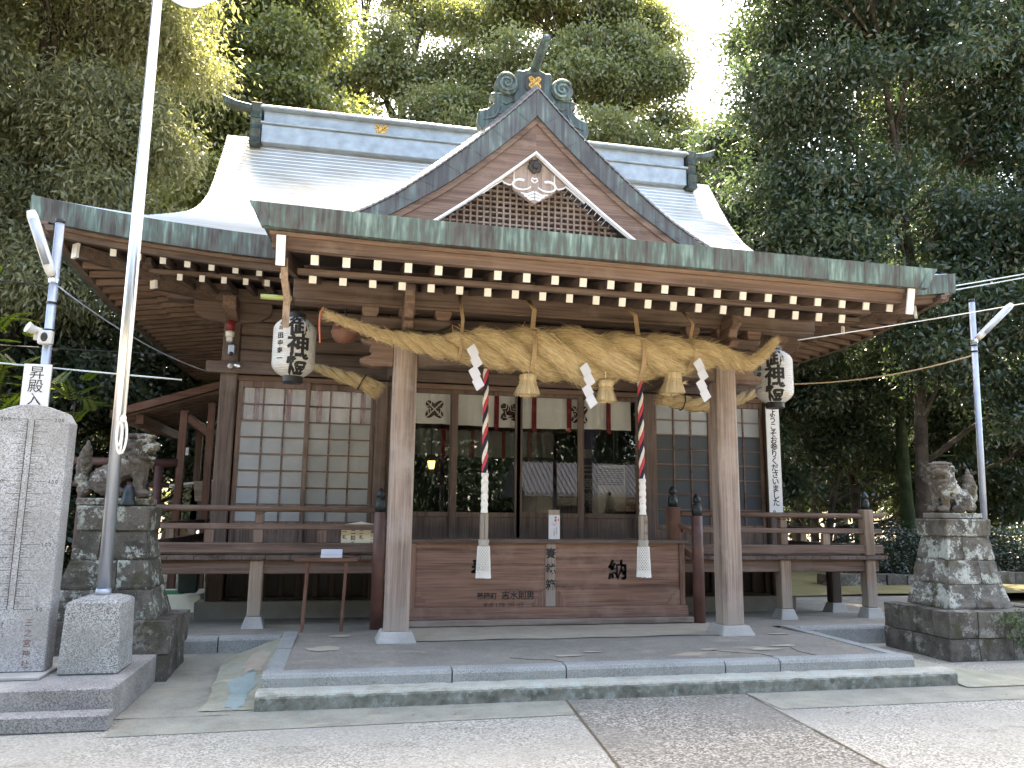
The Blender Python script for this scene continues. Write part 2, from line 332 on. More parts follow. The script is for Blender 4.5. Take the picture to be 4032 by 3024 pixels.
# ------------------------------------------------------------------ mesh helpers
class MB:
    def __init__(s): s.v = []; s.f = []; s.m = []; s.uv = {}
    def add(s, vs, fs, mi=0):
        b = len(s.v); s.v += [tuple(p) for p in vs]
        for f in fs: s.f.append(tuple(i + b for i in f)); s.m.append(mi)
    def box(s, x0, x1, y0, y1, z0, z1, mi=0):
        vs = [(x, y, z) for z in (z0, z1) for y in (y0, y1) for x in (x0, x1)]
        s.add(vs, [(0, 2, 3, 1), (4, 5, 7, 6), (0, 1, 5, 4), (2, 6, 7, 3), (0, 4, 6, 2), (1, 3, 7, 5)], mi); return s
    def frus(s, cx, cy, z0, z1, a0, b0, a1, b1, mi=0):   # half sizes bottom/top
        vs = [(cx - a0, cy - b0, z0), (cx + a0, cy - b0, z0), (cx + a0, cy + b0, z0), (cx - a0, cy + b0, z0), (cx - a1, cy - b1, z1), (cx + a1, cy - b1, z1), (cx + a1, cy + b1, z1), (cx - a1, cy + b1, z1)]
        s.add(vs, [(3, 2, 1, 0), (4, 5, 6, 7), (0, 1, 5, 4), (1, 2, 6, 5), (2, 3, 7, 6), (3, 0, 4, 7)], mi); return s
    def bar(s, a, b, wx, wz, up=(0, 0, 1), mi=0):
        a, b = Vector(a), Vector(b); d = (b - a).normalized(); sx = d.cross(Vector(up)).normalized() * (wx / 2); sz = sx.cross(d).normalized() * (wz / 2)
        vs = [p + i * sx + j * sz for p in (a, b) for i, j in ((-1, -1), (1, -1), (1, 1), (-1, 1))]
        s.add(vs, [(0, 1, 2, 3), (7, 6, 5, 4), (0, 4, 5, 1), (1, 5, 6, 2), (2, 6, 7, 3), (3, 7, 4, 0)], mi); return s
    def ext(s, poly, y0, y1, mi=0, ax='y'):
        n = len(poly)
        def P(p, d): return {'y': (p[0], d, p[1]), 'x': (d, p[0], p[1]), 'z': (p[0], p[1], d)}[ax]
        vs = [P(p, y0) for p in poly] + [P(p, y1) for p in poly]
        s.add(vs, [tuple(range(n)), tuple(range(2 * n - 1, n - 1, -1))] + [(i, i + n, (i + 1) % n + n, (i + 1) % n) for i in range(n)], mi); return s
    def strip(s, top, bot, y0, y1, mi=0):      # closed band between two xz polylines, between y0 and y1
        n = len(top); vs = [(p[0], y, p[1]) for y in (y0, y1) for l in (top, bot) for p in l]
        T0, B0, T1, B1 = 0, n, 2 * n, 3 * n; fs = []
        for i in range(n - 1):
            fs += [(T0 + i, B0 + i, B0 + i + 1, T0 + i + 1), (T1 + i, T1 + i + 1, B1 + i + 1, B1 + i), (T0 + i, T0 + i + 1, T1 + i + 1, T1 + i), (B0 + i, B1 + i, B1 + i + 1, B0 + i + 1)]
        fs += [(T0, T1, B1, B0), (T0 + n - 1, B0 + n - 1, B1 + n - 1, T1 + n - 1)]
        s.add(vs, fs, mi); return s
    def tube(s, pts, rad, n=8, mi=0, cap=True, uv=False):
        pts = [Vector(p) for p in pts]; k = len(pts)
        if not hasattr(rad, '__len__'): rad = [rad] * k
        b = len(s.v); ref = Vector((0, 0, 1))
        t0 = (pts[1] - pts[0]).normalized()
        if abs(t0.dot(ref)) > .95: ref = Vector((1, 0, 0))
        nrm = t0.cross(ref).normalized(); L = 0
        for i in range(k):
            t = (pts[min(i + 1, k - 1)] - pts[max(i - 1, 0)]).normalized()
            nrm = (nrm - t * nrm.dot(t)).normalized(); bi = t.cross(nrm)
            for j in range(n):
                a = 2 * math.pi * j / n; s.v.append(tuple(pts[i] + (nrm * math.cos(a) + bi * math.sin(a)) * rad[i]))
        for i in range(k - 1):
            l0 = L; L += (pts[i + 1] - pts[i]).length
            for j in range(n):
                if uv: s.uv[len(s.f)] = ((l0, j / n), (l0, (j + 1) / n), (L, (j + 1) / n), (L, j / n))
                s.f.append((b + i * n + j, b + i * n + (j + 1) % n, b + (i + 1) * n + (j + 1) % n, b + (i + 1) * n + j)); s.m.append(mi)
        if cap:
            s.f.append(tuple(b + j for j in range(n))[::-1]); s.m.append(mi); s.f.append(tuple(b + (k - 1) * n + j for j in range(n))); s.m.append(mi)
        return s
    def lathe(s, prof, c, n=24, mi=0):
        b = len(s.v); k = len(prof)
        for r, z in prof:
            for j in range(n):
                a = 2 * math.pi * j / n; s.v.append((c[0] + r * math.cos(a), c[1] + r * math.sin(a), c[2] + z))
        for i in range(k - 1):
            for j in range(n):
                s.f.append((b + i * n + j, b + i * n + (j + 1) % n, b + (i + 1) * n + (j + 1) % n, b + (i + 1) * n + j)); s.m.append(mi)
        s.f.append(tuple(b + j for j in range(n))[::-1]); s.m.append(mi); s.f.append(tuple(b + (k - 1) * n + j for j in range(n))); s.m.append(mi)
        return s
    def ball(s, c, r, n=12, m=8, mi=0, rot=None):
        b = len(s.v); r = r if hasattr(r, '__len__') else (r, r, r)
        for i in range(m + 1):
            ph = math.pi * i / m
            for j in range(n):
                a = 2 * math.pi * j / n; p = Vector((r[0] * math.sin(ph) * math.cos(a), r[1] * math.sin(ph) * math.sin(a), r[2] * math.cos(ph)))
                if rot: p = rot @ p
                s.v.append((c[0] + p.x, c[1] + p.y, c[2] + p.z))
        for i in range(m):
            for j in range(n):
                s.f.append((b + i * n + j, b + (i + 1) * n + j, b + (i + 1) * n + (j + 1) % n, b + i * n + (j + 1) % n)); s.m.append(mi)
        return s
    def grid(s, fn, nu, nv, mi=0):
        b = len(s.v)
        for i in range(nu + 1):
            for j in range(nv + 1): s.v.append(tuple(fn(i / nu, j / nv)))
        for i in range(nu):
            for j in range(nv):
                a = b + i * (nv + 1) + j; s.f.append((a, a + nv + 1, a + nv + 2, a + 1)); s.m.append(mi)
        return s
ORG = {}
def tag(o, label=None, cat=None, group=None, kind=None):
    if label: o['label'] = label
    if cat: o['category'] = cat
    if group: o['group'] = group
    if kind: o['kind'] = kind
    return o
def thing(name, label, cat, loc=(0, 0, 0), group=None):
    o = bpy.data.objects.new(name, None); COL.objects.link(o); o.location = loc; ORG[o] = Vector(loc); o.empty_display_size = .2
    return tag(o, label, cat, group)
def part(name, mb, mats, parent=None, org=None, bevel=0, smooth=False, label=None, kind=None):
    me = bpy.data.meshes.new(name); og = Vector(org) if org else (ORG[parent] if parent else Vector((0, 0, 0)))
    me.from_pydata([(v[0] - og.x, v[1] - og.y, v[2] - og.z) for v in mb.v], [], mb.f)
    mats = mats if isinstance(mats, (list, tuple)) else [mats]
    for m in mats: me.materials.append(m)
    if len(mats) > 1: me.polygons.foreach_set('material_index', mb.m)
    if mb.uv:
        uvl = me.uv_layers.new(name='UVMap')
        for fi, c in mb.uv.items():
            for k, li in enumerate(me.polygons[fi].loop_indices): uvl.data[li].uv = c[k]
    if smooth: me.polygons.foreach_set('use_smooth', [True] * len(me.polygons))
    me.update()
    o = bpy.data.objects.new(name, me); COL.objects.link(o)
    if parent: o.parent = parent; ORG[o] = og; 
    else: o.location = og; ORG[o] = og
    if bevel:
        b = o.modifiers.new('bevel', 'BEVEL'); b.width = bevel; b.segments = 1; b.limit_method = 'ANGLE'; b.angle_limit = R(40)
    if label: o['label'] = label
    if kind: o['kind'] = kind
    return o
def copy_tree(o, parent=None):
    c = o.copy(); COL.objects.link(c)
    if parent: c.parent = parent
    ORG[c] = ORG.get(o, Vector((0, 0, 0)))
    for ch in list(o.children): copy_tree(ch, c)
    return c
def B(*a): return MB().box(*a)
# ---- lettering: every glyph is made once from the built-in font, before the scene grows
CHARS = '御神燈奉納田中寿一昇殿入口ようこそお参りくださいました。賽銭箱志水則男菊陽町平成年月日拍二礼浅手せいくらべ石三之宮社献株式会0123456789'
GL = {}
def _glyphs():
    for ch in sorted(set(CHARS)):
        for off in (0.0, 0.022):
            c = bpy.data.curves.new('glyph', 'FONT'); c.body = ch; c.offset = off; c.resolution_u = 2
            o = bpy.data.objects.new('glyph', c); COL.objects.link(o)
            me = bpy.data.meshes.new_from_object(o.evaluated_get(bpy.context.evaluated_depsgraph_get()))
            vs = [(v.co.x, v.co.y) for v in me.vertices]; fs = [tuple(p.vertices) for p in me.polygons]
            fs = [f for f in fs if all(-.2 < vs[i][0] < 1.2 and -.3 < vs[i][1] < 1.1 for i in f)]
            xs = [v[0] for v in vs] or [0]; cx = (min(xs) + max(xs)) / 2
            if not ch.isdigit(): cx = .5
            GL[ch, off] = ([(x - cx, y - .38) for x, y in vs], fs, max(xs) - min(xs))
            bpy.data.objects.remove(o); bpy.data.curves.remove(c); bpy.data.meshes.remove(me)
_glyphs()
def text(mb, s, u, v, size, fn, vertical=True, pitch=1.0, bold=True, maxlen=None, wx=1.0, mi=0):
    """adds glyphs at plane coords; fn(u, v) -> 3D point"""
    off = 0.022 if bold else 0.0
    for ch in s:
        if ch != ' ':
            vs, fs, wd = GL[ch, off]
            pts = [(u + a * size * wx, v + b * size) for a, b in vs]; fs = list(fs)
            if maxlen:
                tri = []
                for f in fs:
                    for k in range(1, len(f) - 1): tri.append((f[0], f[k], f[k + 1]))
                for _ in range(5):
                    out = []; done = True
                    for t in tri:
                        ls = [(abs(pts[t[k]][0] - pts[t[(k + 1) % 3]][0]), k) for k in range(3)]; m, k = max(ls)
                        if m > maxlen:
                            a, b2, c2 = t[k], t[(k + 1) % 3], t[(k + 2) % 3]; pts.append(((pts[a][0] + pts[b2][0]) / 2, (pts[a][1] + pts[b2][1]) / 2)); n = len(pts) - 1
                            out += [(a, n, c2), (n, b2, c2)]; done = False
                        else: out.append(t)
                    tri = out
                    if done: break
                fs = tri
            for du in ((-.016, .016) if bold == 2 else (0,)): mb.add([fn(p[0] + du * size, p[1] + du * .3 * size) for p in pts], fs, mi)
        if vertical: v -= size * pitch
        else: u += size * (pitch if not ch.isdigit() else pitch * .62)
    return mb
XC = 2.47
def fl(y): return .24 if y < 8.2 else max(.12, .24 - (y - 8.2) * .034)
def lerp_tab(tab, x):
    if x <= tab[0][0]: return tab[0][1]
    for (a, b), (c, d) in zip(tab, tab[1:]):
        if x <= c: return b + (d - b) * (x - a) / (c - a)
    return tab[-1][1]

# ================================================================== the setting: ground, paving, platform
def struct(name, mb, mat, **k): return tag(part(name, mb, mat, **k), kind='structure')
struct('ground', MB().grid(lambda u, v: ((u - .5) * 400, (v - .5) * 400, -.02), 8, 8), M_soil)
struct('paved_yard', B(-14, 16, -16, 11.0, -.015, 0.0), M_pave)
def pe(a, b, c, d, z=.004): m = MB(); m.add([(*a, z), (*b, z), (*c, z), (*d, z)], [(0, 1, 2, 3)]); return m
struct('aggregate_path', pe((1.02, -3), (2.82, -3), (3.54, 6.72), (1.90, 6.72)), M_path)
m = pe((-1.55, 6.12), (1.84, 6.2), (1.895, 6.72), (-1.55, 6.7)); 
struct('pale_concrete_edge', m, M_edge)
m = pe((3.55, 6.1), (9.5, 6.1), (9.5, 7.6), (3.55, 6.9))
struct('pale_concrete_edge', m, M_edge)
m = MB(); m.grid(lambda u, v: (-1.62 + u * 1.03, 6.6 + v * 2.5, .006 + .05 * v * v + .006 * mnoise.noise((u * 5, v * 9, 3))), 12, 20)
struct('cracked_slab', m, M_edge)
# path joint lines: narrow grooves filled with soil
m = MB()
for x0, x1 in ((1.02, 1.90), (2.82, 3.54)):
    for k in range(24):
        t0, t1 = k / 24, (k + 1) / 24; y0, y1 = -3 + 9.72 * t0, -3 + 9.72 * t1; a = x0 + (x1 - x0) * t0; b = x0 + (x1 - x0) * t1
        wv0 = .008 + .006 * mnoise.noise((a * 3, y0 * 2, 1)); m.add([(a - wv0, y0, .008), (a + wv0, y0, .008), (b + wv0, y1, .008), (b - wv0, y1, .008)], [(0, 1, 2, 3)])
struct('paving_joint', m, M_soil)
# copper-stained ramp beside the platform
def rampf(u, v):
    xl = -1.02 - .10 * v; xr = -.605; e = .05 * mnoise.noise((v * 6, .3, 2)) * (1 - u)
    return (xl + (xr - xl) * u + e, 6.72 + v * (2.3 - .5 * (1 - u)), .012 + .20 * v * (.35 + .65 * u) + .006 * mnoise.noise((u * 4, v * 9, 5)))
struct('stained_ramp', MB().grid(rampf, 14, 40), M_ramp)
struct('stained_ramp', MB().grid(lambda u, v: (5.72 + u * .42 + .5 * (1 - v) * u, 6.55 + v * 1.6, .012 + .12 * v * (1 - u) + .004 * mnoise.noise((u * 6, v * 7, 8))), 10, 20), M_ramp)
# raised platform floor (falls slightly to the back), kerbs and step
def floor_z(x, y): return fl(y) - .004 + .004 * mnoise.noise((x * 1.5, y * 1.5, 0))
m = MB(); m.grid(lambda u, v: (-.45 + u * 5.70, 7.02 + v * 2.2, floor_z(-.45 + u * 5.7, 7.02 + v * 2.2)), 40, 16)
struct('platform_floor', m, M_floor)
m = MB(); m.grid(lambda u, v: (-6 + u * 17.5, 9.215 + v * 12, floor_z(-6 + u * 17.5, 9.215 + v * 12)), 70, 48)
struct('platform_floor', m, M_floor)
def kerb_run(pts, wd, zt, zb, cuts, gap=.006):
    """kerb stones between consecutive cut positions along a straight run"""
    (x0, y0), (x1, y1) = pts; d = Vector((x1 - x0, y1 - y0, 0)); L = d.length; d.normalize(); nrm = Vector((-d.y, d.x, 0)); m = MB()
    cs = [0] + cuts + [L]
    for a, b in zip(cs, cs[1:]):
        jz = rng.uniform(-.004, .004)
        prof = [(0, zb), (0, zt - .035), (.012, zt - .010), (.035, zt), (wd, zt), (wd, zb)]
        vs = []
        for t in (a + gap, b - gap):
            for p, z in prof: vs.append((x0 + d.x * t + nrm.x * p, y0 + d.y * t + nrm.y * p, z + (jz if z > zb else 0)))
        n = len(prof); m.add(vs, [tuple(range(n))[::-1], tuple(range(n, 2 * n))] + [(i, (i + 1) % n, (i + 1) % n + n, i + n) for i in range(n)])
    return m
struct('kerb', kerb_run([(-.60, 6.86), (5.42, 6.86)], .16, .245, .10, [1.55, 2.55, 4.05, 4.6]), M_kerb)
struct('kerb', kerb_run([(5.42, 7.02), (5.42, 9.0)], .16, .244, .0, [1.0]), M_kerb)
struct('kerb', kerb_run([(-.60, 9.2), (-.60, 7.02)], .16, .244, .0, [1.1]), M_kerb)
struct('kerb', kerb_run([(-6, 9.05), (-.60, 9.05)], .16, .215, .0, [1.2, 2.7, 4.0, 4.75]), M_kerb)
struct('kerb', kerb_run([(5.42, 9.0), (11.5, 9.0)], .16, .215, .0, [.12, 1.8, 3.1]), M_kerb)
def rough_step():
    m = MB()
    def fn(u, v):
        x = -.62 + u * 6.34; prof = [(.0, .0), (.0, .095), (.018, .125), (.05, .138), (.19, .14)]
        k = v * 4; i = min(int(k), 3); f = k - i; a, b = prof[i], prof[i + 1]
        y = a[0] + (b[0] - a[0]) * f; z = a[1] + (b[1] - a[1]) * f
        nn = mnoise.noise((x * 7, v * 3, 4)) * .012 + mnoise.noise((x * 22, v * 8, 9)) * .007
        return (x, 6.67 + y + nn * (1 if v < .8 else .2), z + nn * .6 * (v > .2))
    m.grid(fn, 220, 8)
    m.add([fn(0, k / 8) for k in range(9)] + [(-.62, 6.87, 0)], [tuple(range(10))]); m.add([fn(1, k / 8) for k in range(9)] + [(5.72, 6.87, 0)], [tuple(range(9, -1, -1))])
    return m
stp = rough_step()
for i in range(len(stp.m)):
    if i < 1760 and i % 8 < 3: stp.m[i] = 1
    elif i >= 1760: stp.m[i] = 1
struct('stone_step', stp, [M_step, M_stepfront])
def blob(cx, cy, rx, ry, zf, seed, n=40):
    m = MB(); ring = []
    for k in range(n):
        a = 2 * math.pi * k / n; r = 1 + .42 * mnoise.noise((math.cos(a) * 1.6 + seed, math.sin(a) * 1.6, seed)) + .18 * mnoise.noise((math.cos(a) * 5, math.sin(a) * 5, seed)); x, y = cx + rx * r * math.cos(a), cy + ry * r * math.sin(a); ring.append((x, y, zf(x, y)))
    m.add([(cx, cy, zf(cx, cy))] + ring, [(0, 1 + k, 1 + (k + 1) % n) for k in range(n)]); return m
ff = lambda x, y: floor_z(x, y) + .007
for i, (cx, cy, rx, ry) in enumerate(((-.12, 8.05, .17, .12), (.02, 9.0, .14, .09), (4.2, 7.45, .20, .06), (4.5, 7.62, .13, .05), (3.6, 7.5, .09, .04), (2.1, 7.35, .13, .035), (2.4, 7.52, .10, .03), (4.9, 8.4, .12, .06), (-2.6, 9.35, .5, .10))): struct('cement_patch', blob(cx, cy, rx, ry, ff, i * 3.7), M_cement)
m = MB(); m.grid(lambda u, v: (.74 + 3.9 * u, 8.42 + .10 * mnoise.noise((u * 6, 2, 0)) * (1 - v) + 1.25 * v, floor_z(.74 + 3.9 * u, 8.42 + 1.25 * v) + .009), 40, 10); struct('cement_apron', m, M_cement)
def stain(u0, u1, v0, v1, seed, nm, mat):
    m = MB(); nu, nv = 36, 90
    for i in range(nu):
        for j in range(nv):
            u, v = (i + .5) / nu, (j + .5) / nv; q = ((u - (u0 + u1) / 2) / ((u1 - u0) / 2)) ** 2 + ((v - (v0 + v1) / 2) / ((v1 - v0) / 2)) ** 2
            if q < 1 + .9 * mnoise.noise((u * 4 + seed, v * 7, seed)) + .4 * mnoise.noise((u * 14, v * 20, seed)):
                m.add([(lambda p: (p[0], p[1], p[2] + .004))(rampf(a_ / nu, b_ / nv)) for a_, b_ in ((i, j), (i + 1, j), (i + 1, j + 1), (i, j + 1))], [(0, 1, 2, 3)])
    struct(nm, m, mat)
stain(.30, .80, .0, .50, 2.2, 'blue_stain', M_stain); stain(.45, .9, .45, .85, 7.1, 'pale_stain', M_cement)
def crack(pts):
    m = MB()
    for a, b in zip(pts, pts[1:]): m.bar((*a, floor_z(*a) + .001), (*b, floor_z(*b) + .001), .007, .008)
    return struct('slab_crack', m, M_soil)
crack([(1.55, 7.35), (1.75, 7.22), (1.9, 7.20), (2.0, 7.05)]); crack([(3.6, 7.45), (3.8, 7.3), (4.0, 7.2), (4.05, 7.04)]); crack([(4.5, 7.5), (4.45, 7.3), (4.5, 7.05)])
struct('mossy_bank', MB().grid(lambda u, v: (6.9 + u * 16, 13.2 + v * 12, .16 + .5 * v + .10 * mnoise.noise((u * 5, v * 5, 1))), 24, 18), M_moss)

# ================================================================== the shrine hall
HALL = thing('shrine_hall', 'weathered wooden shrine hall with a sweeping copper roof, front gable and pillared porch', 'shrine', (XC, 11.4, .13))
def hp(name, mb, mat, bevel=.006, **k): return part(name, mb, mat, HALL, bevel=bevel, **k)
FY = 11.2                                   # front face of the hall posts
def sym(f): return [f(-1), f(1)]
# foundation
m = MB(); 
for s in (-1, 1): m.box(*sorted((XC + s * 2.06, XC + s * 4.34)), 11.14, 11.55, .10, .355)
m.box(XC - 4.3, XC - 3.95, 11.56, 18.8, .10, .355); m.box(XC + 3.95, XC + 4.3, 11.56, 18.8, .10, .355); m.box(XC - 4.3, XC + 4.3, 18.81, 19.1, .1, .355)
hp('foundation', m, M_stone)
# posts
def post(x, z0=.357, z1=4.42, wd=.22, y=FY, k='mid'): return hp('post', B(x - wd / 2, x + wd / 2, y, y + wd, z0, z1), wood(k, 'z'), .012)
for s in (-1, 1):
    post(XC + s * 4.12); post(XC + s * 2.02, z1=3.40, wd=.17); post(XC + s * 4.12, y=14.8); post(XC + s * 4.12, y=18.4)
# side and back walls, interior
m = MB()
for s in (-1, 1):
    x = XC + s * 4.12
    for y0, y1 in ((11.43, 14.79), (15.03, 18.39)): m.box(x - .04, x + .04, y0, y1, .357, 4.5)
m.box(XC - 4.0, XC + 4.0, 18.5, 18.56, .357, 4.5)
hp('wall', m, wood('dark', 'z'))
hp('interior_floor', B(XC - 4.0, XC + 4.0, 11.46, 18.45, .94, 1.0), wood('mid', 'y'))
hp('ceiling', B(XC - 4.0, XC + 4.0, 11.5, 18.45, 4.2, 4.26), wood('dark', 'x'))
# front wall over the doors: logs / boards and beams
hp('tie_beam', B(XC - 4.42, XC + 4.42, FY - .06, FY - .002, 3.41, 3.575), wood('mid', 'x'))
m = MB(); z = 3.578
for k, h in enumerate((.19, .21, .20, .21)):
    for s in (-1, 1): m.box(*sorted((XC + s * 1.94, XC + s * 4.005)), FY + .03 + .012 * (k % 2), FY + .12, z, z + h - .008)
    m.box(XC - 1.935, XC + 1.935, FY + .032 + .012 * (k % 2), FY + .12, z, z + h - .008)
    z += h
hp('wall_boards', m, wood('mid', 'x'), .015)
hp('wall_plate', B(XC - 5.0, XC + 5.0, FY - .02, FY + .24, 4.425, 4.62), wood('mid', 'x'))
for s in (-1, 1): hp('wall_plate', B(XC + s * 4.12 - .11, XC + s * 4.12 + .11, FY + .26, 20.0, 4.428, 4.62), wood('mid', 'y'))
# boat-shaped corner brackets
for s in (-1, 1):
    x = XC + s * 4.12
    pr = [(-.52, 4.33), (-.50, 4.24), (-.36, 4.16), (-.12, 4.12), (.12, 4.12), (.36, 4.16), (.50, 4.24), (.52, 4.33), (.52, 4.422), (-.52, 4.422)]
    hp('bracket', MB().ext([(x + a, b) for a, b in pr], FY - .03, FY + .10), wood('mid', 'x'), .01)
    hp('bracket', MB().ext([(FY + .0 + a, b) for a, b in [(-.40, 4.33), (-.38, 4.24), (-.24, 4.17), (-.035, 4.13), (-.035, 4.42), (-.40, 4.42)]], x - .09, x + .09, ax='x'), wood('warm', 'y'), .01)
# ---- lattice (shoji) side bays: two sliding doors each, frosted panes
def shoji(x0, x1, y, pale):
    d = part('sliding_door', frame_mb(x0, x1, y), wood('warm', 'z'), HALL, bevel=.004)
    zs = [3.235 - .2285 * k for k in range(9)]
    def panes(za, zb): return B(x0 + .055, x1 - .055, y + .022, y + .028, zb, za)
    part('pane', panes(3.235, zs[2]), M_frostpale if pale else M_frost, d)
    part('pane', panes(zs[2] - .002, zs[8]), M_frost if pale else M_frostshade, d)
    mm = MB()
    for k in (1, 2): xx = x0 + .06 + (x1 - x0 - .12) * k / 3; mm.box(xx - .011, xx + .011, y + .004, y + .034, 1.41, 3.235)
    for k in range(1, 8): mm.box(x0 + .06, x1 - .06, y + .008, y + .031, zs[k] - .010, zs[k] + .010)
    part('muntins', mm, wood('warm', 'x'), d)
    return d
def frame_mb(x0, x1, y):
    mm = MB(); mm.box(x0, x0 + .06, y, y + .04, 1.06, 3.33); mm.box(x1 - .06, x1, y, y + .04, 1.06, 3.33)
    mm.box(x0 + .061, x1 - .061, y, y + .04, 3.24, 3.33); mm.box(x0 + .061, x1 - .061, y, y + .04, 1.34, 1.405); mm.box(x0 + .061, x1 - .061, y, y + .04, 1.06, 1.12); mm.box(x0 + .061, x1 - .061, y + .012, y + .03, 1.121, 1.339)
    return mm
for s in (-1, 1):
    a, b = sorted((XC + s * 2.11, XC + s * 3.99)); mid = (a + b) / 2
    hp('door_track', B(a - .02, b + .02, FY + .05, FY + .17, 3.332, 3.405), wood('warm', 'x')); hp('door_sill', B(a - .02, b + .02, FY + .02, FY + .18, 1.00, 1.058), wood('mid', 'x'))
    shoji(a, mid + .03, FY + .06, s < 0); shoji(mid - .03, b, FY + .105, s < 0)
    if s < 0:                                # red ribbons and crests of the curtain showing faintly behind the upper panes
        mm = MB()
        for xx in (a + .42, a + .80, a + 1.28): mm.box(xx, xx + .06, FY + .079, FY + .0815, 2.80, 3.20)
# ---- centre bay: four clear glass doors
a, b = XC - 1.93, XC + 1.93
hp('door_track', B(a, b, FY + .05, FY + .17, 3.332, 3.405), wood('warm', 'x')); hp('door_sill', B(a, b, FY - .02, FY + .18, 1.00, 1.058), wood('mid', 'x'))
wd = (b - a) / 4
for k in range(4):
    x0, x1 = a + k * wd - (.03 if k else 0), a + (k + 1) * wd + (.03 if k < 3 else 0); y = FY + (.06 if k in (1, 2) else .105)
    mm = MB(); t = .085; mm.box(x0, x0 + t, y, y + .04, 1.06, 3.33); mm.box(x1 - t, x1, y, y + .04, 1.06, 3.33)
    mm.box(x0 + t, x1 - t, y + .001, y + .039, 3.27, 3.33); mm.box(x0 + t, x1 - t, y + .001, y + .039, 1.49, 1.56); mm.box(x0 + t, x1 - t, y + .001, y + .039, 1.06, 1.13); mm.box(x0 + t, x1 - t, y + .012, y + .03, 1.131, 1.489)
    d = part('glass_door', mm, wood('mid', 'z'), HALL, bevel=.004); part('pane', B(x0 + t - .005, x1 - t + .005, y + .018, y + .023, 1.555, 3.275), M_glass, d)
# ---- under-floor vents
for s in (-1, 1):
    mm = MB(); a, b = sorted((XC + s * 2.10, XC + s * 3.99)); mm.box(a, b, FY + .04, FY + .12, .357, .40); mm.box(a, b, FY + .04, FY + .12, .88, .995)
    for k in range(9): xx = a + .05 + (b - a - .1) * k / 8; mm.box(xx - .035, xx + .035, FY + .05, FY + .11, .402, .878)
    hp('vent_frame', mm, wood('dark', 'z')); hp('vent_screen', B(a, b, FY + .125, FY + .135, .36, .99), M_crestback)
# ---- veranda
VY = 10.0
def deck(x0, x1):
    mm = MB(); x = x0
    while x < x1 - .02: w2 = min(.28 + rng.uniform(-.02, .02), x1 - x); mm.box(x, x + w2 - .005, VY - .08, FY - .07, .968 + rng.uniform(-.003, .003), 1.02); x += w2
    return mm
hp('veranda_deck', deck(XC - 5.05, XC - 1.90), wood('mid', 'y'), .004); hp('veranda_deck', deck(XC + 1.90, XC + 5.05), wood('mid', 'y'), .004)
for s in (-1, 1):
    mm = MB(); y = FY - .062
    while y < 18: mm.box(*sorted((XC + s * 4.15, XC + s * 5.02)), y, y + .27, .968, 1.02); y += .276
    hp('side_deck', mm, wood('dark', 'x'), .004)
    hp('floor_beam', B(*sorted((XC + s * 1.95, XC + s * 4.95)), VY - .01, VY + .11, .80, .964), wood('warm', 'x'), .008)
    hp('floor_beam', B(*sorted((XC + s * 4.76, XC + s * 4.88)), VY + .12, 18, .80, .964), wood('dark', 'y'))
def plinth(x, y, a=.135, h=.13): z = fl(y - .1); return hp('plinth_stone', MB().frus(x, y, z - .02, z + h, a, a, a * .66, a * .66), M_stone, .008)
def vpost(x, y, wd=.155, k='tan'):
    plinth(x, y); return hp('veranda_post', B(x - wd / 2, x + wd / 2, y - wd / 2, y + wd / 2, fl(y - .1) + .131, .966), wood(k, 'z'), .01)
vpost(-1.0, VY + .03); vpost(5.95, VY + .03)
for s in (-1, 1):
    vpost(XC + s * 4.80, VY + .03)
    for yy in (10.9, 13.2, 15.5): vpost(XC + s * 4.83, yy, k='dark')
def railing(s):
    xe, xi = XC + s * 4.80, XC + s * 1.98; a, b = sorted((xe, xi)); n = .22
    a2, b2 = (a - n, b) if s < 0 else (a, b + n)
    rt = hp('railing', B(a2, b2, VY - .04, VY + .06, 1.045, 1.165), wood('warm', 'x'), .008)
    k = 'tan' if s > 0 else 'warm'
    part('rail', B(a2, b2, VY - .03, VY + .05, 1.325, 1.392), wood('warm', 'x'), rt, bevel=.006)
    part('handrail', MB().tube([(a2 - (.06 if s < 0 else 0), VY + .01, 1.585), (a, VY + .01, 1.57), (b, VY + .01, 1.57), (b2 + (.06 if s > 0 else 0), VY + .01, 1.57 if s < 0 else 1.585)], .036, 12), wood('warm', 'x'), rt, smooth=True)
    xm = -1.0 if s < 0 else 5.95
    part('rail_post', MB().box(xm - .055, xm + .055, VY - .045, VY + .065, 1.168, 1.322).box(xm - .05, xm + .05, VY - .035, VY + .055, 1.395, 1.50).frus(xm, VY + .01, 1.50, 1.535, .035, .035, .065, .05), wood('warm', 'z'), rt, bevel=.005)
    for xs in ((xm + a) / 2 + (.1 if s < 0 else 0), (xm + b) / 2): part('strut', B(xs - .055, xs + .055, VY - .02, VY + .04, 1.168, 1.322), wood('tan' if s > 0 else 'warm', 'z'), rt, bevel=.004)
    # return of the railing along the side of the hall
    for nm, z0, z1, wv in (('side_rail', 1.047, 1.163, .09), ('side_rail', 1.327, 1.39, .07), ('side_rail', 1.54, 1.60, .06)):
        part(nm, B(xe - wv / 2, xe + wv / 2, VY + .068, 17.5, z0, z1), wood('mid', 'y'), rt, bevel=.005)
    for yy in (11.6, 13.2, 14.8, 16.4): part('strut', B(xe - .05, xe + .05, yy, yy + .1, 1.165, 1.325), wood('tan', 'z'), rt)
    return rt
railing(-1); railing(1)
GIB = [(.0, .26), (.012, .25), (.035, .225), (.048, .19), (.045, .165), (.028, .15), (.026, .14), (.052, .13), (.056, .118), (.048, .108), (.058, .095), (.060, .0)]
def cap(parent, x, y, z, sc=1.0): return part('finial', MB().lathe([(r * sc, h * sc) for r, h in reversed(GIB)], (x, y, z), 18), M_bronze, parent, smooth=True)
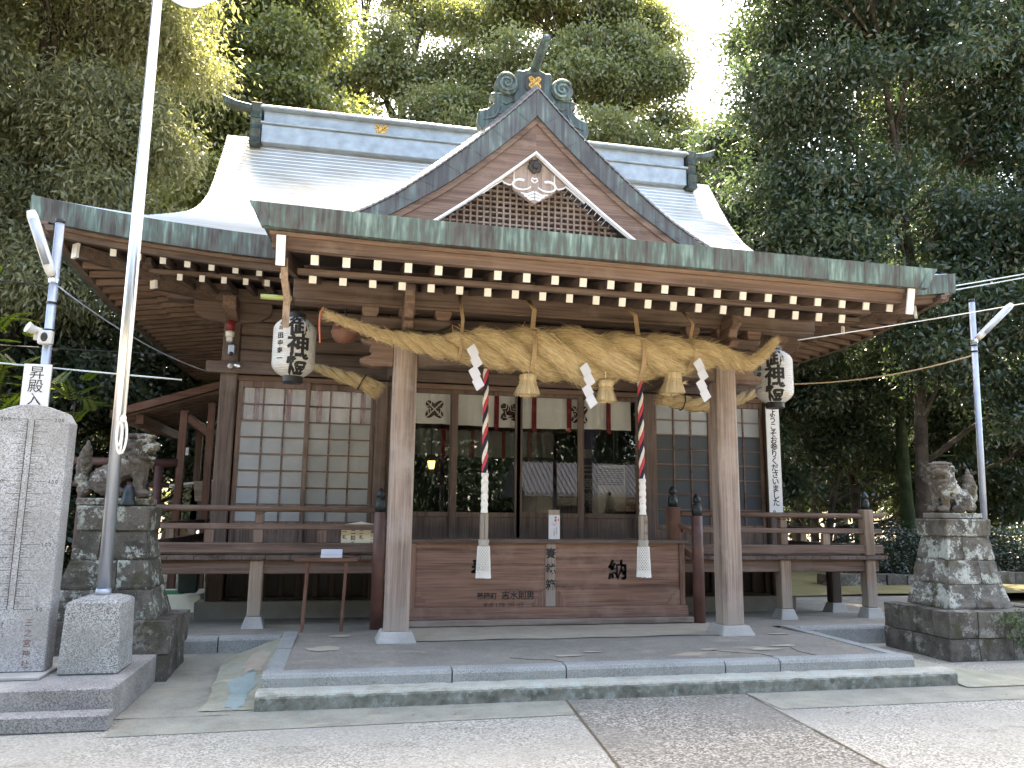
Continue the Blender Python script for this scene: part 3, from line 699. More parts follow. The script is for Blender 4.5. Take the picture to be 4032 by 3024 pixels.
for s in (-1, 1):                             # corner post of the veranda
    x = XC + s * 4.80; p_ = hp('corner_post', B(x - .075, x + .075, VY - .06, VY + .09, 1.022, 1.66), wood('tan', 'z'), .01); cap(p_, x, VY + .015, 1.662)
    x = XC + s * 1.87; p_ = hp('stair_post', B(x - .075, x + .075, VY - .06, VY + .09, 1.022, 1.66), wood('red', 'z'), .01); cap(p_, x, VY + .015, 1.662, 1.1)
    x = XC + s * 2.05; yb = 9.66
    p_ = hp('newel_post', MB().lathe([(.076, fl(9.6) - .01), (.074, 1.0), (.070, 1.55)], (x, yb, 0), 20), M_newel, smooth=True); cap(p_, x, yb, 1.545, 1.12)
    st = hp('stair_rail', MB().bar((x, yb + .05, 1.30), (XC + s * 1.87, VY + .1, 1.50), .06, .05).bar((x, yb + .05, 1.0), (XC + s * 1.87, VY + .1, 1.22), .08, .07), wood('red', 'y'), .006)
mm = MB()
for k in range(4): mm.box(XC - 1.80, XC + 1.80, 10.12 + k * .24, FY - .10, .18 + k * .2, .18 + (k + 1) * .2 - .004)
hp('staircase', mm, wood('mid', 'x'))

m = MB()
for _ in range(28):
    x, y = rng.uniform(-3, 7), rng.uniform(4.6, 6.6); a = rng.uniform(0, 6.28); L = rng.uniform(.012, .03); c_, s_ = math.cos(a), math.sin(a)
    m.add([(x - L * c_, y - L * s_, .008), (x - L * .4 * s_, y + L * .4 * c_, .012), (x + L * c_, y + L * s_, .010 + rng.uniform(0, .012)), (x + L * .4 * s_, y - L * .4 * c_, .009)], [(0, 1, 2, 3)])
o = part('fallen_leaves', m, M_deadleaf); tag(o, kind='stuff')

# ================================================================== main roof
ZP = [(9.5, 4.82), (10.1, 5.10), (10.93, 5.46), (12.26, 6.06), (12.87, 6.36), (13.56, 6.83), (14.2, 7.55), (14.63, 8.18), (15.0, 8.72)]
HW = [(9.5, 6.17), (10.1, 5.87), (10.6, 5.66), (10.93, 5.48), (11.5, 5.31), (12.26, 5.16), (12.87, 5.08), (13.56, 5.05), (15.0, 5.02)]
def smooth_tab(tab, x):                        # light smoothing so the courses bend softly
    return sum(lerp_tab(tab, x + d) * k for d, k in ((-.25, .25), (0, .5), (.25, .25))) if tab[0][0] + .25 < x < tab[-1][0] - .25 else lerp_tab(tab, x)
def up(dx, y, ystart=10.9):                    # the eave sweeps up towards its corners
    a = max(0, (abs(dx) - 2.6) / 3.57); f = max(0, 1 - (y - 9.5) / 1.7); return .28 * a * a * f
# arc-length table up the slope
yy = [9.5 + 5.5 * k / 200 for k in range(201)]; zz = [smooth_tab(ZP, y) for y in yy]; al = [0]
for k in range(200): al.append(al[-1] + math.hypot(yy[k + 1] - yy[k], zz[k + 1] - zz[k]))
def yat(s): return float(np.interp(s, al, yy))
NC = 58
def slope(flip):
    mm = MB(); NX = 72
    rows = []
    for c in range(NC):
        s0, s1 = al[-1] * c / NC, al[-1] * (c + 1) / NC
        rows += [(yat(s0), .012), (yat(s1), .0)]
    for (y, lift) in rows:
        hw = smooth_tab(HW, y); z = smooth_tab(ZP, y)
        for i in range(NX + 1):
            u = -1 + 2 * i / NX
            dx = u * hw; mm.v.append((XC + dx, 30 - y if flip else y, z + lift + up(dx, y)))
    n = NX + 1
    for r in range(len(rows) - 1):
        for i in range(NX):
            q = (r * n + i, r * n + i + 1, (r + 1) * n + i + 1, (r + 1) * n + i); mm.f.append(q[::-1] if flip else q); mm.m.append(0)
    return mm
RF = hp('main_roof', slope(False), M_roof, bevel=0)
part('rear_slope', slope(True), M_roof, RF)
for s in (-1, 1):                              # hipped side slopes and the upright gable ends above them
    def sidef(u, v):
        y = 9.5 + (12.9 - 9.5) * u; x = XC + s * smooth_tab(HW, y); z = smooth_tab(ZP, y) + up(5.0 + abs(x - XC) - 5.0, y); return (x, y + (30 - 2 * y) * v, z)
    part('side_slope', MB().grid(sidef, 24, 12), M_roof, RF)
    pts = [(y, smooth_tab(ZP, y) - .03) for y in (12.7, 13.56, 14.2, 14.63, 15.0)]; pts += [(30 - y, z) for y, z in pts[-2::-1]]
    part('gable_end', MB().ext(pts, XC + s * 4.70, XC + s * 4.76, ax='x'), wood('dark', 'z'), RF)
# copper-clad eave edge (front, sides, back), with folded seams, and the boards below it
def eave_edge(drop0, drop1, inset, thick, seams, nm, mat):
    mm = MB()
    def run(P, nrm):                           # P(t) -> (x, y, ztop)
        n = 44; A = [P(k / n) for k in range(n + 1)]
        o = [(x + nrm[0] * -inset, y + nrm[1] * -inset, z) for x, y, z in A]; i_ = [(x - nrm[0] * thick, y - nrm[1] * thick, z) for x, y, z in o]
        vs = []
        for (x, y, z), (x2, y2, _) in zip(o, i_): vs += [(x, y, z - drop0), (x + nrm[0] * -.02, y + nrm[1] * -.02, z - drop1), (x2, y2, z - drop1), (x2, y2, z - drop0)]
        fs = []
        for k in range(n):
            b = k * 4
            for q in range(4): fs.append((b + q, b + (q + 1) % 4, b + 4 + (q + 1) % 4, b + 4 + q))
        fs += [(3, 2, 1, 0), (n * 4, n * 4 + 1, n * 4 + 2, n * 4 + 3)]
        mm.add(vs, fs)
        if seams:
            L = sum(math.dist(A[k][:2], A[k + 1][:2]) for k in range(n)); c = int(L / .45)
            for k in range(1, c):
                x, y, z = P(k / c); x -= nrm[0] * inset; y -= nrm[1] * inset
                tx, ty = -nrm[1], nrm[0]; e = .006
                mm.add([(x + tx * e + nrm[0] * d, y + ty * e + nrm[1] * d, zz2) for d, zz2 in ((.006, z - drop0), (-.014, z - drop1), (-.03, z - drop1), (-.01, z - drop0))] + [(x - tx * e + nrm[0] * d, y - ty * e + nrm[1] * d, zz2) for d, zz2 in ((.006, z - drop0), (-.014, z - drop1), (-.03, z - drop1), (-.01, z - drop0))],
                       [(0, 1, 2, 3), (7, 6, 5, 4), (0, 4, 5, 1), (1, 5, 6, 2), (2, 6, 7, 3), (3, 7, 4, 0)])
    zt = lambda dx: 4.82 + up(dx, 9.5)
    run(lambda t: (XC - 6.17 + 12.34 * t, 9.5, zt(-6.17 + 12.34 * t)), (0, -1))
    run(lambda t: (XC - 6.17 + 12.34 * t, 20.5, zt(-6.17 + 12.34 * t)), (0, 1))
    for s in (-1, 1):
        def P(t):
            a = abs(t - .5) * 2; return (XC + s * (6.17 - .10 * (1 - a * a)), 9.515 + 10.97 * t, 4.80 + .28 * max(0, (a - .45) / .55) ** 2)
        run(P, (s, 0))
    return hp(nm, mm, mat, bevel=0)
eave_edge(-.012, .265, 0, .10, True, 'eave_edge', M_fascia)
eave_edge(.268, .302, .10, .10, False, 'eave_board', wood('warm', 'x'))
eave_edge(.304, .368, .16, .10, False, 'eave_board', wood('mid', 'x'))
def soff(x, y, lift=0):
    dfx = 6.0 - abs(x - XC); dfy = min(y - 9.66, 20.34 - y); d = max(0, min(dfx, dfy)); e = max(0, min(1, 1 - d / 1.8))
    cornerness = up(min(6.17, abs(x - XC)), 9.5) if dfy < dfx else .28 * max(0, (abs((y - 15) / 5.5) - .45) / .55) ** 2
    return 4.50 + .13 * d + cornerness * e + lift
mm = MB(); mm.grid(lambda u, v: (XC - 5.98 + 2.1 * u, 9.68 + 10.6 * v, soff(XC - 5.98 + 2.1 * u, 9.68 + 10.6 * v)), 24, 80)
mm.grid(lambda u, v: (XC + 3.88 + 2.1 * u, 9.68 + 10.6 * v, soff(XC + 3.88 + 2.1 * u, 9.68 + 10.6 * v)), 24, 80)
mm.grid(lambda u, v: (XC - 3.88 + 7.76 * u, 9.68 + 1.9 * v, soff(XC - 3.88 + 7.76 * u, 9.68 + 1.9 * v)), 40, 16)
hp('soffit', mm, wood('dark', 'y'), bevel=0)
# ---- rafters: one of each kind with its white-painted end, then copies
def make_rafter(name, x, y0, y1, z0, z1, wx=.062, wz=.082):
    o = hp(name, MB().bar((x, y0, z0), (x, y1, z1), wx, wz), wood('mid', 'y'), bevel=0)
    d = Vector((0, y1 - y0, z1 - z0)).normalized(); a = Vector((x, y0, z0))
    part('rafter_tip', MB().bar(a - d * .006, a + d * .012, wx + .006, wz + .006), M_white, o)
    return o
def repeat_rafter(o, offs):
    for dx, dz in offs:
        c = copy_tree(o, HALL); c.location = (dx, 0, dz)
# porch: 22 upper, 22 lower
PX0, PSP = -.365, .2785
r1 = make_rafter('upper_rafter', PX0, 6.95, 7.62, 3.768, 3.93)
repeat_rafter(r1, [(PSP * k, -.008 * PSP * k) for k in range(1, 22)])
r2 = make_rafter('lower_rafter', PX0 - .03, 7.36, 9.2, 3.715, 4.22)
repeat_rafter(r2, [(PSP * 1.005 * k, -.006 * PSP * k) for k in range(1, 21)])
# main eave, left of the porch and right of it
LX = [-2.86 + .281 * k for k in range(8)]; RX = [5.95 + .281 * k for k in range(8)]
def rz(x): return up(x - XC, 9.5) * .85
r3 = make_rafter('upper_rafter', 0, 9.80, 10.4, 4.445, 4.53)
r3.location = (LX[0], 0, rz(LX[0])); repeat_rafter(r3, [(x, rz(x)) for x in LX[1:] + RX])
r4 = make_rafter('lower_rafter', 0, 10.08, 11.2, 4.415, 4.56, .058, .075)
lx2 = [-2.15 + .262 * k for k in range(5)]; r4.location = (lx2[0], 0, .0); repeat_rafter(r4, [(x, 0) for x in lx2[1:]])
# side rafters (long rows under the left and right eaves): left row as parts, right row in one
def srafter(s, y, tier):
    mm = MB(); x0, x1 = (5.86, 4.9) if tier else (5.22, 4.2); yy2 = y
    a = (XC + s * x0, yy2, soff(XC + s * x0, yy2) - (.055 if tier else .12)); b = (XC + s * x1, yy2, soff(XC + s * x1, yy2) - (.05 if tier else .10))
    return mm.bar(a, b, .06, .08)
ys = [10.45 + .29 * k for k in range(33)]
for k, y in enumerate(ys[:10]):
    for tier in (0, 1):
        if tier or y > 10.9: hp('side_rafter', srafter(-1, y, tier), wood('warm', 'x'), bevel=0)
mm = MB()
for s in (-1, 1):
    for y in (ys[10:] if s < 0 else ys):
        for tier in (0, 1):
            t_ = srafter(s, y, tier); mm.add(t_.v, t_.f)
for x in [XC - 3.6 + .28 * k for k in range(27)]: mm.bar((x, 10.08, 4.42), (x, 11.18, 4.56), .058, .075)
hp('side_rafters', mm, wood('warm', 'x'), bevel=0, kind='stuff')
for s in (-1, 1):                              # boards between the two rafter tiers, and hip rafters with white ends
    hp('purlin', B(*sorted((XC + s * 4.95, XC + s * 5.03)), 10.0, 20.0, soff(XC + 4.99, 13) - .10, soff(XC + 4.99, 13) - .012), wood('mid', 'y'), .006)
    o = hp('hip_rafter', MB().bar((XC + s * 5.78, 9.90, 4.60), (XC + s * 4.1, 11.5, 4.56), .11, .17), wood('mid', 'x'), .008)
    part('rafter_tip', MB().bar((XC + s * 5.79, 9.89, 4.601), (XC + s * 5.765, 9.914, 4.60), .118, .178), M_white, o)
    o = hp('hip_rafter', MB().bar((XC + s * 5.05, 10.62, 4.47), (XC + s * 4.1, 11.5, 4.50), .11, .15), wood('mid', 'x'), .008)
    part('rafter_tip', MB().bar((XC + s * 5.06, 10.61, 4.469), (XC + s * 5.035, 10.634, 4.472), .118, .158), M_white, o)
hp('purlin', B(XC - 5.0, XC + 5.0, 10.14, 10.22, 4.465, 4.52), wood('mid', 'x'), .006)
# ---- main ridge
RG = hp('ridge', MB().box(XC - 4.36, XC + 4.36, 14.66, 15.34, 8.50, 8.86).box(XC - 4.34, XC + 4.34, 14.72, 15.28, 8.861, 9.17), M_ridge, .01)
part('ridge_cap', MB().box(XC - 4.38, XC + 4.38, 14.60, 15.40, 8.863, 8.90).box(XC - 4.40, XC + 4.40, 14.58, 15.42, 9.171, 9.215).ext([(XC - 4.42, 9.216), (XC + 4.42, 9.216), (XC + 4.42, 9.30), (XC - 4.42, 9.30)], 14.72, 15.28), M_ridge, RG, bevel=.008)
for s in (-1, 1):
    mm = MB(); x0, x1 = sorted((XC + s * 4.37, XC + s * 4.57))
    for z0, z1, yw in ((8.42, 8.72, .44), (8.722, 8.95, .40), (8.952, 9.26, .42)): mm.ext([(15 - yw, z0), (15 + yw, z0), (15 + yw - .05, (z0 + z1) / 2), (15 + yw, z1), (15 - yw, z1), (15 - yw + .05, (z0 + z1) / 2)], x0, x1, ax='x')
    e = part('ridge_end', mm, M_orn, RG, bevel=.01)
    part('ridge_horn', MB().strip([(XC + s * 4.30, 9.36), (XC + s * 4.6, 9.37), (XC + s * 4.9, 9.42), (XC + s * 5.18, 9.53)], [(XC + s * 4.30, 9.262), (XC + s * 4.6, 9.265), (XC + s * 4.9, 9.30), (XC + s * 5.12, 9.36)], 14.90, 15.10), M_orn, RG, bevel=.012)
def crest(mb, fn, r, mi_leaf, mi_line, lw=.055):
    """two crossed feathers with round ends: outline lobes and vein lines, on the plane fn(u, v, lift)"""
    def feather(a, lift):
        c, s_ = math.cos(a), math.sin(a); pts = []
        L, W_ = 1.0 * r, .36 * r
        for k in range(28):
            t = 2 * math.pi * k / 28; x = math.cos(t); y = math.sin(t)
            px = L * math.copysign(abs(x) ** .75, x); py = W_ * math.copysign(abs(y) ** .8, y) * (1 + .12 * abs(x))
            pts.append((px * c - py * s_, px * s_ + py * c))
        mb.add([fn(x, y, lift) for x, y in pts], [tuple(range(28))], mi_leaf)
        def line(x0, y0, x1, y1, wd):
            d = math.hypot(x1 - x0, y1 - y0); nx, ny = -(y1 - y0) / d * wd, (x1 - x0) / d * wd
            q = [(x0 + nx, y0 + ny), (x0 - nx, y0 - ny), (x1 - nx, y1 - ny), (x1 + nx, y1 + ny)]
            mb.add([fn(x * c - y * s_, x * s_ + y * c, lift + .002) for x, y in q], [(0, 1, 2, 3)], mi_line)
        line(-L * .96, 0, L * .96, 0, lw * r)
        for x in (-.72, -.45, .18, .45):
            for sg in (-1, 1): line(x * r, 0, (x + .26) * r, sg * W_ * .98, lw * r * .7)
    feather(R(135), .0); feather(R(45), .006)
mm = MB(); crest(mm, lambda u, v, l: (.37 + u, 14.712 - l, 9.00 + v), .17, 0, 1)
part('gold_crest', mm, [M_gold, M_goldline], RG)
mm = MB(); crest(mm, lambda u, v, l: (2 * XC - .37 + u, 14.712 - l, 9.00 + v), .17, 0, 1)
part('gold_crest', mm, [M_gold, M_goldline], RG)

# ================================================================== front gable
GX = 2.455
GO = [(0, 7.63), (.10, 7.52), (.45, 7.15), (.92, 6.70), (1.42, 6.265), (1.93, 5.85), (2.28, 5.62), (2.75, 5.36), (3.1, 5.20)]
GC = [(0, 7.19), (.34, 6.845), (.80, 6.42), (1.30, 6.01), (2.02, 5.52), (2.6, 5.18), (3.0, 4.98)]
GW = [(0, 6.68), (.48, 6.27), (.93, 5.90), (1.41, 5.54), (2.0, 5.13), (2.4, 4.90)]
def rs(tab, n, s, x1, dz=0): return [(GX + s * x1 * k / n, smt(tab, x1 * k / n) + dz) for k in range(n + 1)]
def smt(tab, x): return sum(lerp_tab(tab, max(0, x + d)) * k for d, k in ((-.12, .25), (0, .5), (.12, .25))) if x > .13 else lerp_tab(tab, x)
mm = MB()
for s in (-1, 1):
    for k in range(40):                        # stepped copper courses running down both slopes
        x0, x1 = 3.05 * k / 40, 3.05 * (k + 1) / 40
        a, b = (GX + s * x0, smt(GO, x0) + .0), (GX + s * x1, smt(GO, x1) + .012)
        yb = 15.2; ym = 10.31; lf = .13 * min(1, (3.2 - x0) / 1.2)
        mm.add([(a[0], 10.13, a[1]), (b[0], 10.13, b[1]), (b[0], ym, b[1] + lf), (a[0], ym, a[1] + lf)], [(0, 1, 2, 3) if s < 0 else (3, 2, 1, 0)])
        mm.add([(b[0], 10.13, b[1]), (b[0], 10.13, b[1] - .016), (b[0], ym, b[1] + lf - .016), (b[0], ym, b[1] + lf)], [(0, 1, 2, 3) if s < 0 else (3, 2, 1, 0)])
        mm.add([(a[0], ym, a[1] + lf), (b[0], ym, b[1] + lf), (b[0], yb, b[1] + lf), (a[0], yb, a[1] + lf)], [(0, 1, 2, 3) if s < 0 else (3, 2, 1, 0)])
        q = [(a[0], 10.13, a[1]), (b[0], 10.13, b[1]), (b[0], yb, b[1]), (a[0], yb, a[1]), (b[0], 10.13, b[1] - .03), (b[0], yb, b[1] - .03), (a[0], 10.13, a[1] - .03), (a[0], yb, a[1] - .03)]
        mm.add(q, [(1, 4, 5, 2) if s < 0 else (2, 5, 4, 1), (0, 6, 4, 1) if s < 0 else (1, 4, 6, 0)])
GR = hp('front_gable_roof', mm, M_gableroof, bevel=0)
for s in (-1, 1):
    eb = part('gable_edge', MB().strip(rs(GO, 30, s, 3.05, -.031), rs(GC, 30, s, 3.0), 10.15, 10.30), M_gable, GR)
    for k in range(1, 9):                      # folded seams square to the slope
        x = .33 * k; z = smt(GO, x) - .03; x2 = x - .20 - .012 * k; z2 = smt(GC, max(.02, x2))
        part('seam', MB().bar((GX + s * x, 10.152, z), (GX + s * max(.02, x2), 10.152, z2), .014, .012, up=(0, 1, 0)), M_gable, eb)
    part('bargeboard', MB().strip(rs(GC, 30, s, 2.9, -.002), rs(GC, 30, s, 2.9, -.10), 10.19, 10.30).strip(rs(GC, 30, s, 2.9, -.102), rs(GW, 30, s, 2.4, .0), 10.225, 10.30), wood('warm', 'x'), GR)
    part('white_edge', MB().strip(rs(GW, 30, s, 2.4, -.002), rs(GW, 30, s, 2.4, -.035), 10.215, 10.30), M_white, GR)
part('gable_seam', B(GX - .012, GX + .012, 10.140, 10.15, 7.19, 7.60), M_gable, GR)
# lattice in the gable
LT = part('lattice', MB().ext([(GX, 6.66), (GX - 2.3, 4.99), (GX + 2.3, 4.99)], 10.72, 10.74), wood('mid', 'x'), GR)
mm = MB(); pch = .097
for k in range(-19, 20):
    x = GX + k * pch; zt = smt(GW, abs(k * pch)) + .04
    if zt > 5.1: mm.box(x - .0135, x + .0135, 10.615, 10.660, 5.06, zt)
for k in range(18):
    z = 5.12 + k * .083; xw = 2.45 - (z - 4.86) * 1.32
    if xw > .05: mm.box(GX - xw, GX + xw, 10.625, 10.672, z - .0125, z + .0125)
part('lattice_bars', mm, M_lattice, LT)
# carved pendant with its two wings
pd = [(0, 6.66), (.30, 6.40), (.29, 6.25), (.33, 6.20), (.31, 6.13), (.22, 6.06), (.12, 6.00), (0, 5.93)]
PN = part('gable_pendant', MB().ext([(GX + x, z) for x, z in pd] + [(GX - x, z) for x, z in pd[-2:0:-1]], 10.33, 10.40), wood('light', 'z'), GR, bevel=.01)
mm = MB()
for s in (-1, 1):
    pts = [(GX + s * (.20 + .115 * math.cos(t) * (1 - .12 * t)), 10.325, 6.185 + .075 * math.sin(t) * (1 - .05 * t) + .02) for t in [2.2 - .24 * k for k in range(22)]]
    mm.tube(pts, [.022 - .0006 * k for k in range(22)], 8)
    for k in range(3): mm.tube([(GX + s * .008, 10.325, 6.10 - .05 * k), (GX + s * (.11 - .02 * k), 10.32, 6.05 - .035 * k), (GX + s * (.20 - .05 * k), 10.325, 6.075 - .035 * k)], [.02, .017, .01], 6)
    mm.tube([(GX + s * .004, 10.325, 6.24), (GX + s * .045, 10.325, 6.275), (GX + s * .03, 10.325, 6.315), (GX, 10.325, 6.295)], .012, 6)
part('pendant_carving', mm, M_white, PN, smooth=True)
for s in (-1, 1):
    wg = [(.30, 6.41), (.30, 6.23), (.36, 6.20), (.44, 6.225), (.47, 6.255), (.53, 6.215), (.60, 6.205), (.66, 6.20), (.70, 6.155), (.74, 6.14), (.76, 6.06)]
    top = [(GX + s * x, smt(GW, x) - .02) for x, _ in wg]; bot = [(GX + s * x, min(z - .02 - (x - .3) * .0, smt(GW, x) - .03)) for x, z in wg]
    wo = part('pendant_wing', MB().strip(top, bot, 10.34, 10.39), wood('light', 'x'), PN)
    part('wing_edge', MB().tube([(x, 10.337, z) for x, z in bot], .012, 6), M_white, wo, smooth=True)
mm = MB()
for k in range(6): a = k * math.pi / 3 + .3; mm.ball((GX + .062 * math.cos(a), 10.305, 6.48 + .062 * math.sin(a)), (.048, .035, .048), 10, 6)
mm.ball((GX, 10.28, 6.48), (.045, .05, .045), 10, 6); mm.tube([(GX, 10.34, 6.47), (GX, 10.20, 6.50)], .022, 8)
part('pendant_boss', mm, M_crestback, PN, smooth=True)
# ridge of the gable with its ornament
part('gable_ridge', MB().box(GX - .17, GX + .17, 10.62, 14.9, 7.55, 7.86).box(GX - .20, GX + .20, 10.60, 14.9, 7.862, 7.91), M_ridge, GR, bevel=.01)
OR = part('ridge_ornament', MB().ext([(GX - .22, 7.40), (GX - .33, 7.55), (GX - .26, 7.70), (GX - .26, 8.00), (GX - .17, 8.00), (GX - .10, 8.03), (GX - .06, 8.07), (GX + .06, 8.07), (GX + .10, 8.03), (GX + .17, 8.00), (GX + .26, 8.00), (GX + .26, 7.70), (GX + .33, 7.55), (GX + .22, 7.40)], 10.36, 10.60), M_orn, GR, bevel=.015)
for s in (-1, 1):
    cx, cz = GX + s * .415, 7.745
    o = part('scroll', MB().lathe([(.172, 0), (.172, .16), (.15, .175)], (0, 0, 0), 28), M_orn, OR, org=(0, 0, 0), bevel=.01)
    o.location = (cx - ORG[OR].x, 10.50 - ORG[OR].y, cz - ORG[OR].z); o.rotation_euler = (R(90), 0, 0)
    sp = [(cx + s * r_ * math.cos(t), 10.318, cz + r_ * math.sin(t)) for t, r_ in [(.6 + .33 * k, .158 * (1 - k / 44)) for k in range(40)]]
    part('scroll_line', MB().tube(sp, [.021 - .0002 * k for k in range(40)], 6), M_fascia, OR, smooth=True)
    wing = [(.24, 7.66), (.42, 7.575), (.58, 7.62), (.66, 7.58), (.56, 7.52), (.60, 7.42), (.70, 7.34), (.82, 7.30), (.84, 7.12), (.72, 6.95), (.40, 7.25), (.22, 7.45)]
    wo = part('ornament_wing', MB().ext([(GX + s * x, z) for x, z in wing], 10.38, 10.56), M_orn, OR, bevel=.012)
    mm = MB()
    for a_, b_, c_ in (((.34, 7.56), (.48, 7.60), (.63, 7.58)), ((.30, 7.50), (.42, 7.44), (.52, 7.49)), ((.30, 7.44), (.44, 7.28), (.58, 7.30)), ((.50, 7.40), (.58, 7.22), (.76, 7.16))):
        mm.tube([(GX + s * p[0], 10.375, p[1]) for p in (a_, b_, c_)], [.006, .022, .004], 6)
    part('leaf_carving', mm, M_fascia, wo, smooth=True)
part('crest_plate', MB().ext([(GX - .115, 7.68), (GX + .115, 7.68), (GX + .14, 7.72), (GX + .14, 7.90), (GX + .10, 7.945), (GX - .10, 7.945), (GX - .14, 7.90), (GX - .14, 7.72)], 10.345, 10.36), M_crestback, OR)
mm = MB(); crest(mm, lambda u, v, l: (GX + u, 10.338 - l, 7.815 + v), .118, 0, 1); part('gold_crest', mm, [M_gold, M_goldline], OR)
# horn tube above the ornament: hollow, cut square, leaning out and up
mm = MB(); ax0, ax1 = Vector((GX, 10.50, 8.04)), Vector((GX + .03, 9.74, 8.17)); mm.tube([ax0, ax1], .066, 20, cap=False); mm.tube([ax1, ax1 + (ax0 - ax1) * .03], .056, 20)
part('ridge_horn', mm, M_orn, OR, smooth=True)

# ================================================================== porch
PZ = lambda x: 4.138 - .010 * x + (.02 * max(0, (1.0 - x) / 1.9) ** 2 if x < 1 else 0)      # top of the porch eave
PEX = 3.39
def prf(u, v):
    x = XC - PEX + 2 * PEX * u; y = 6.7 + 3.9 * v; return (x, y, PZ(x) * (1 - v) + v * 4.16 + .88 * v + .0 - .28 * v * (1 - v))
PR = hp('porch_roof', MB().grid(prf, 40, 20), M_roof, bevel=0)
def pband(d0, d1, y, t, inx, seams=0, tilt=.02, slant=0):
    mm = MB(); n = 48; vs = []
    for k in range(n + 1):
        x = XC - PEX + inx + 2 * (PEX - inx) * k / n; z = PZ(x); xb = XC + (x - XC) * (1 - slant / PEX); vs += [(x, y, z - d0), (xb, y + tilt, z - d1), (xb, y + t, z - d1), (x, y + t, z - d0)]
    fs = []
    for k in range(n): fs += [(k * 4 + q, k * 4 + (q + 1) % 4, k * 4 + 4 + (q + 1) % 4, k * 4 + 4 + q) for q in range(4)]
    mm.add(vs, fs + [(3, 2, 1, 0), (4 * n, 4 * n + 1, 4 * n + 2, 4 * n + 3)])
    for k in range(1, seams):
        x = XC - PEX + 2 * PEX * k / seams + rng.uniform(-.02, .02); z = PZ(x)
        mm.add([(x + i, y + j, z - d_) for i in (-.005, .005) for j, d_ in ((-.006, d0), (tilt - .006, d1 - .004), (tilt + .02, d1 - .004), (.02, d0))], [(3, 2, 1, 0), (4, 5, 6, 7), (0, 1, 5, 4), (1, 2, 6, 5), (2, 3, 7, 6), (3, 0, 4, 7)])
    return mm
part('porch_eave_edge', pband(-.006, .205, 6.68, .09, 0, 16, slant=.11), M_fascia, PR)
part('porch_eave_board', pband(.207, .238, 6.78, .10, .17), wood('warm', 'x'), PR)
part('porch_eave_board', pband(.24, .338, 6.82, .10, .19), wood('warm', 'x'), PR)
hp('porch_purlin', MB().box(XC - 3.0, XC + 3.0, 7.22, 7.30, 3.722, 3.772), wood('mid', 'x'), .008)
for s in (-1, 1):
    # flared copper side edge of the porch roof, running back to the main eave
    mm = MB(); n = 14; vs = []
    for k in range(n + 1):
        v = k / n; p0 = prf(0 if s < 0 else 1, v); ft = .205 + .02 * v; xo = p0[0]; fl_ = .03 + .10 * (1 - v)
        vs += [(xo + s * .004, p0[1] - .02, p0[2] + .008), (xo - s * fl_, p0[1] - .02, p0[2] - ft), (xo - s * (fl_ + .08), p0[1] - .02, p0[2] - ft), (xo - s * .09, p0[1] - .02, p0[2] - .01)]
    fs = []
    for k in range(n): fs += [(k * 4 + q, k * 4 + (q + 1) % 4, k * 4 + 4 + (q + 1) % 4, k * 4 + 4 + q) for q in range(4)]
    mm.add(vs, fs + [(3, 2, 1, 0), (4 * n, 4 * n + 1, 4 * n + 2, 4 * n + 3)])
    part('porch_side_edge', mm, M_fascia, PR)
    x = XC + s * 3.115; dz = -.03 if s > 0 else 0
    bb = part('porch_bargeboard', MB().bar((x, 6.765, 3.775 + dz), (x, 9.4, 4.40), .07, .255), wood('warm', 'y'), PR, bevel=.006)
    part('white_end', MB().bar((x, 6.757, 3.773 + dz), (x, 6.775, 3.777 + dz), .077, .262), M_white, bb)
hp('porch_soffit', MB().grid(lambda u, v: (XC - 3.2 + 6.4 * u, 6.95 + 2.4 * v, 3.845 + .62 * v), 4, 8), wood('dark', 'x'), bevel=0)
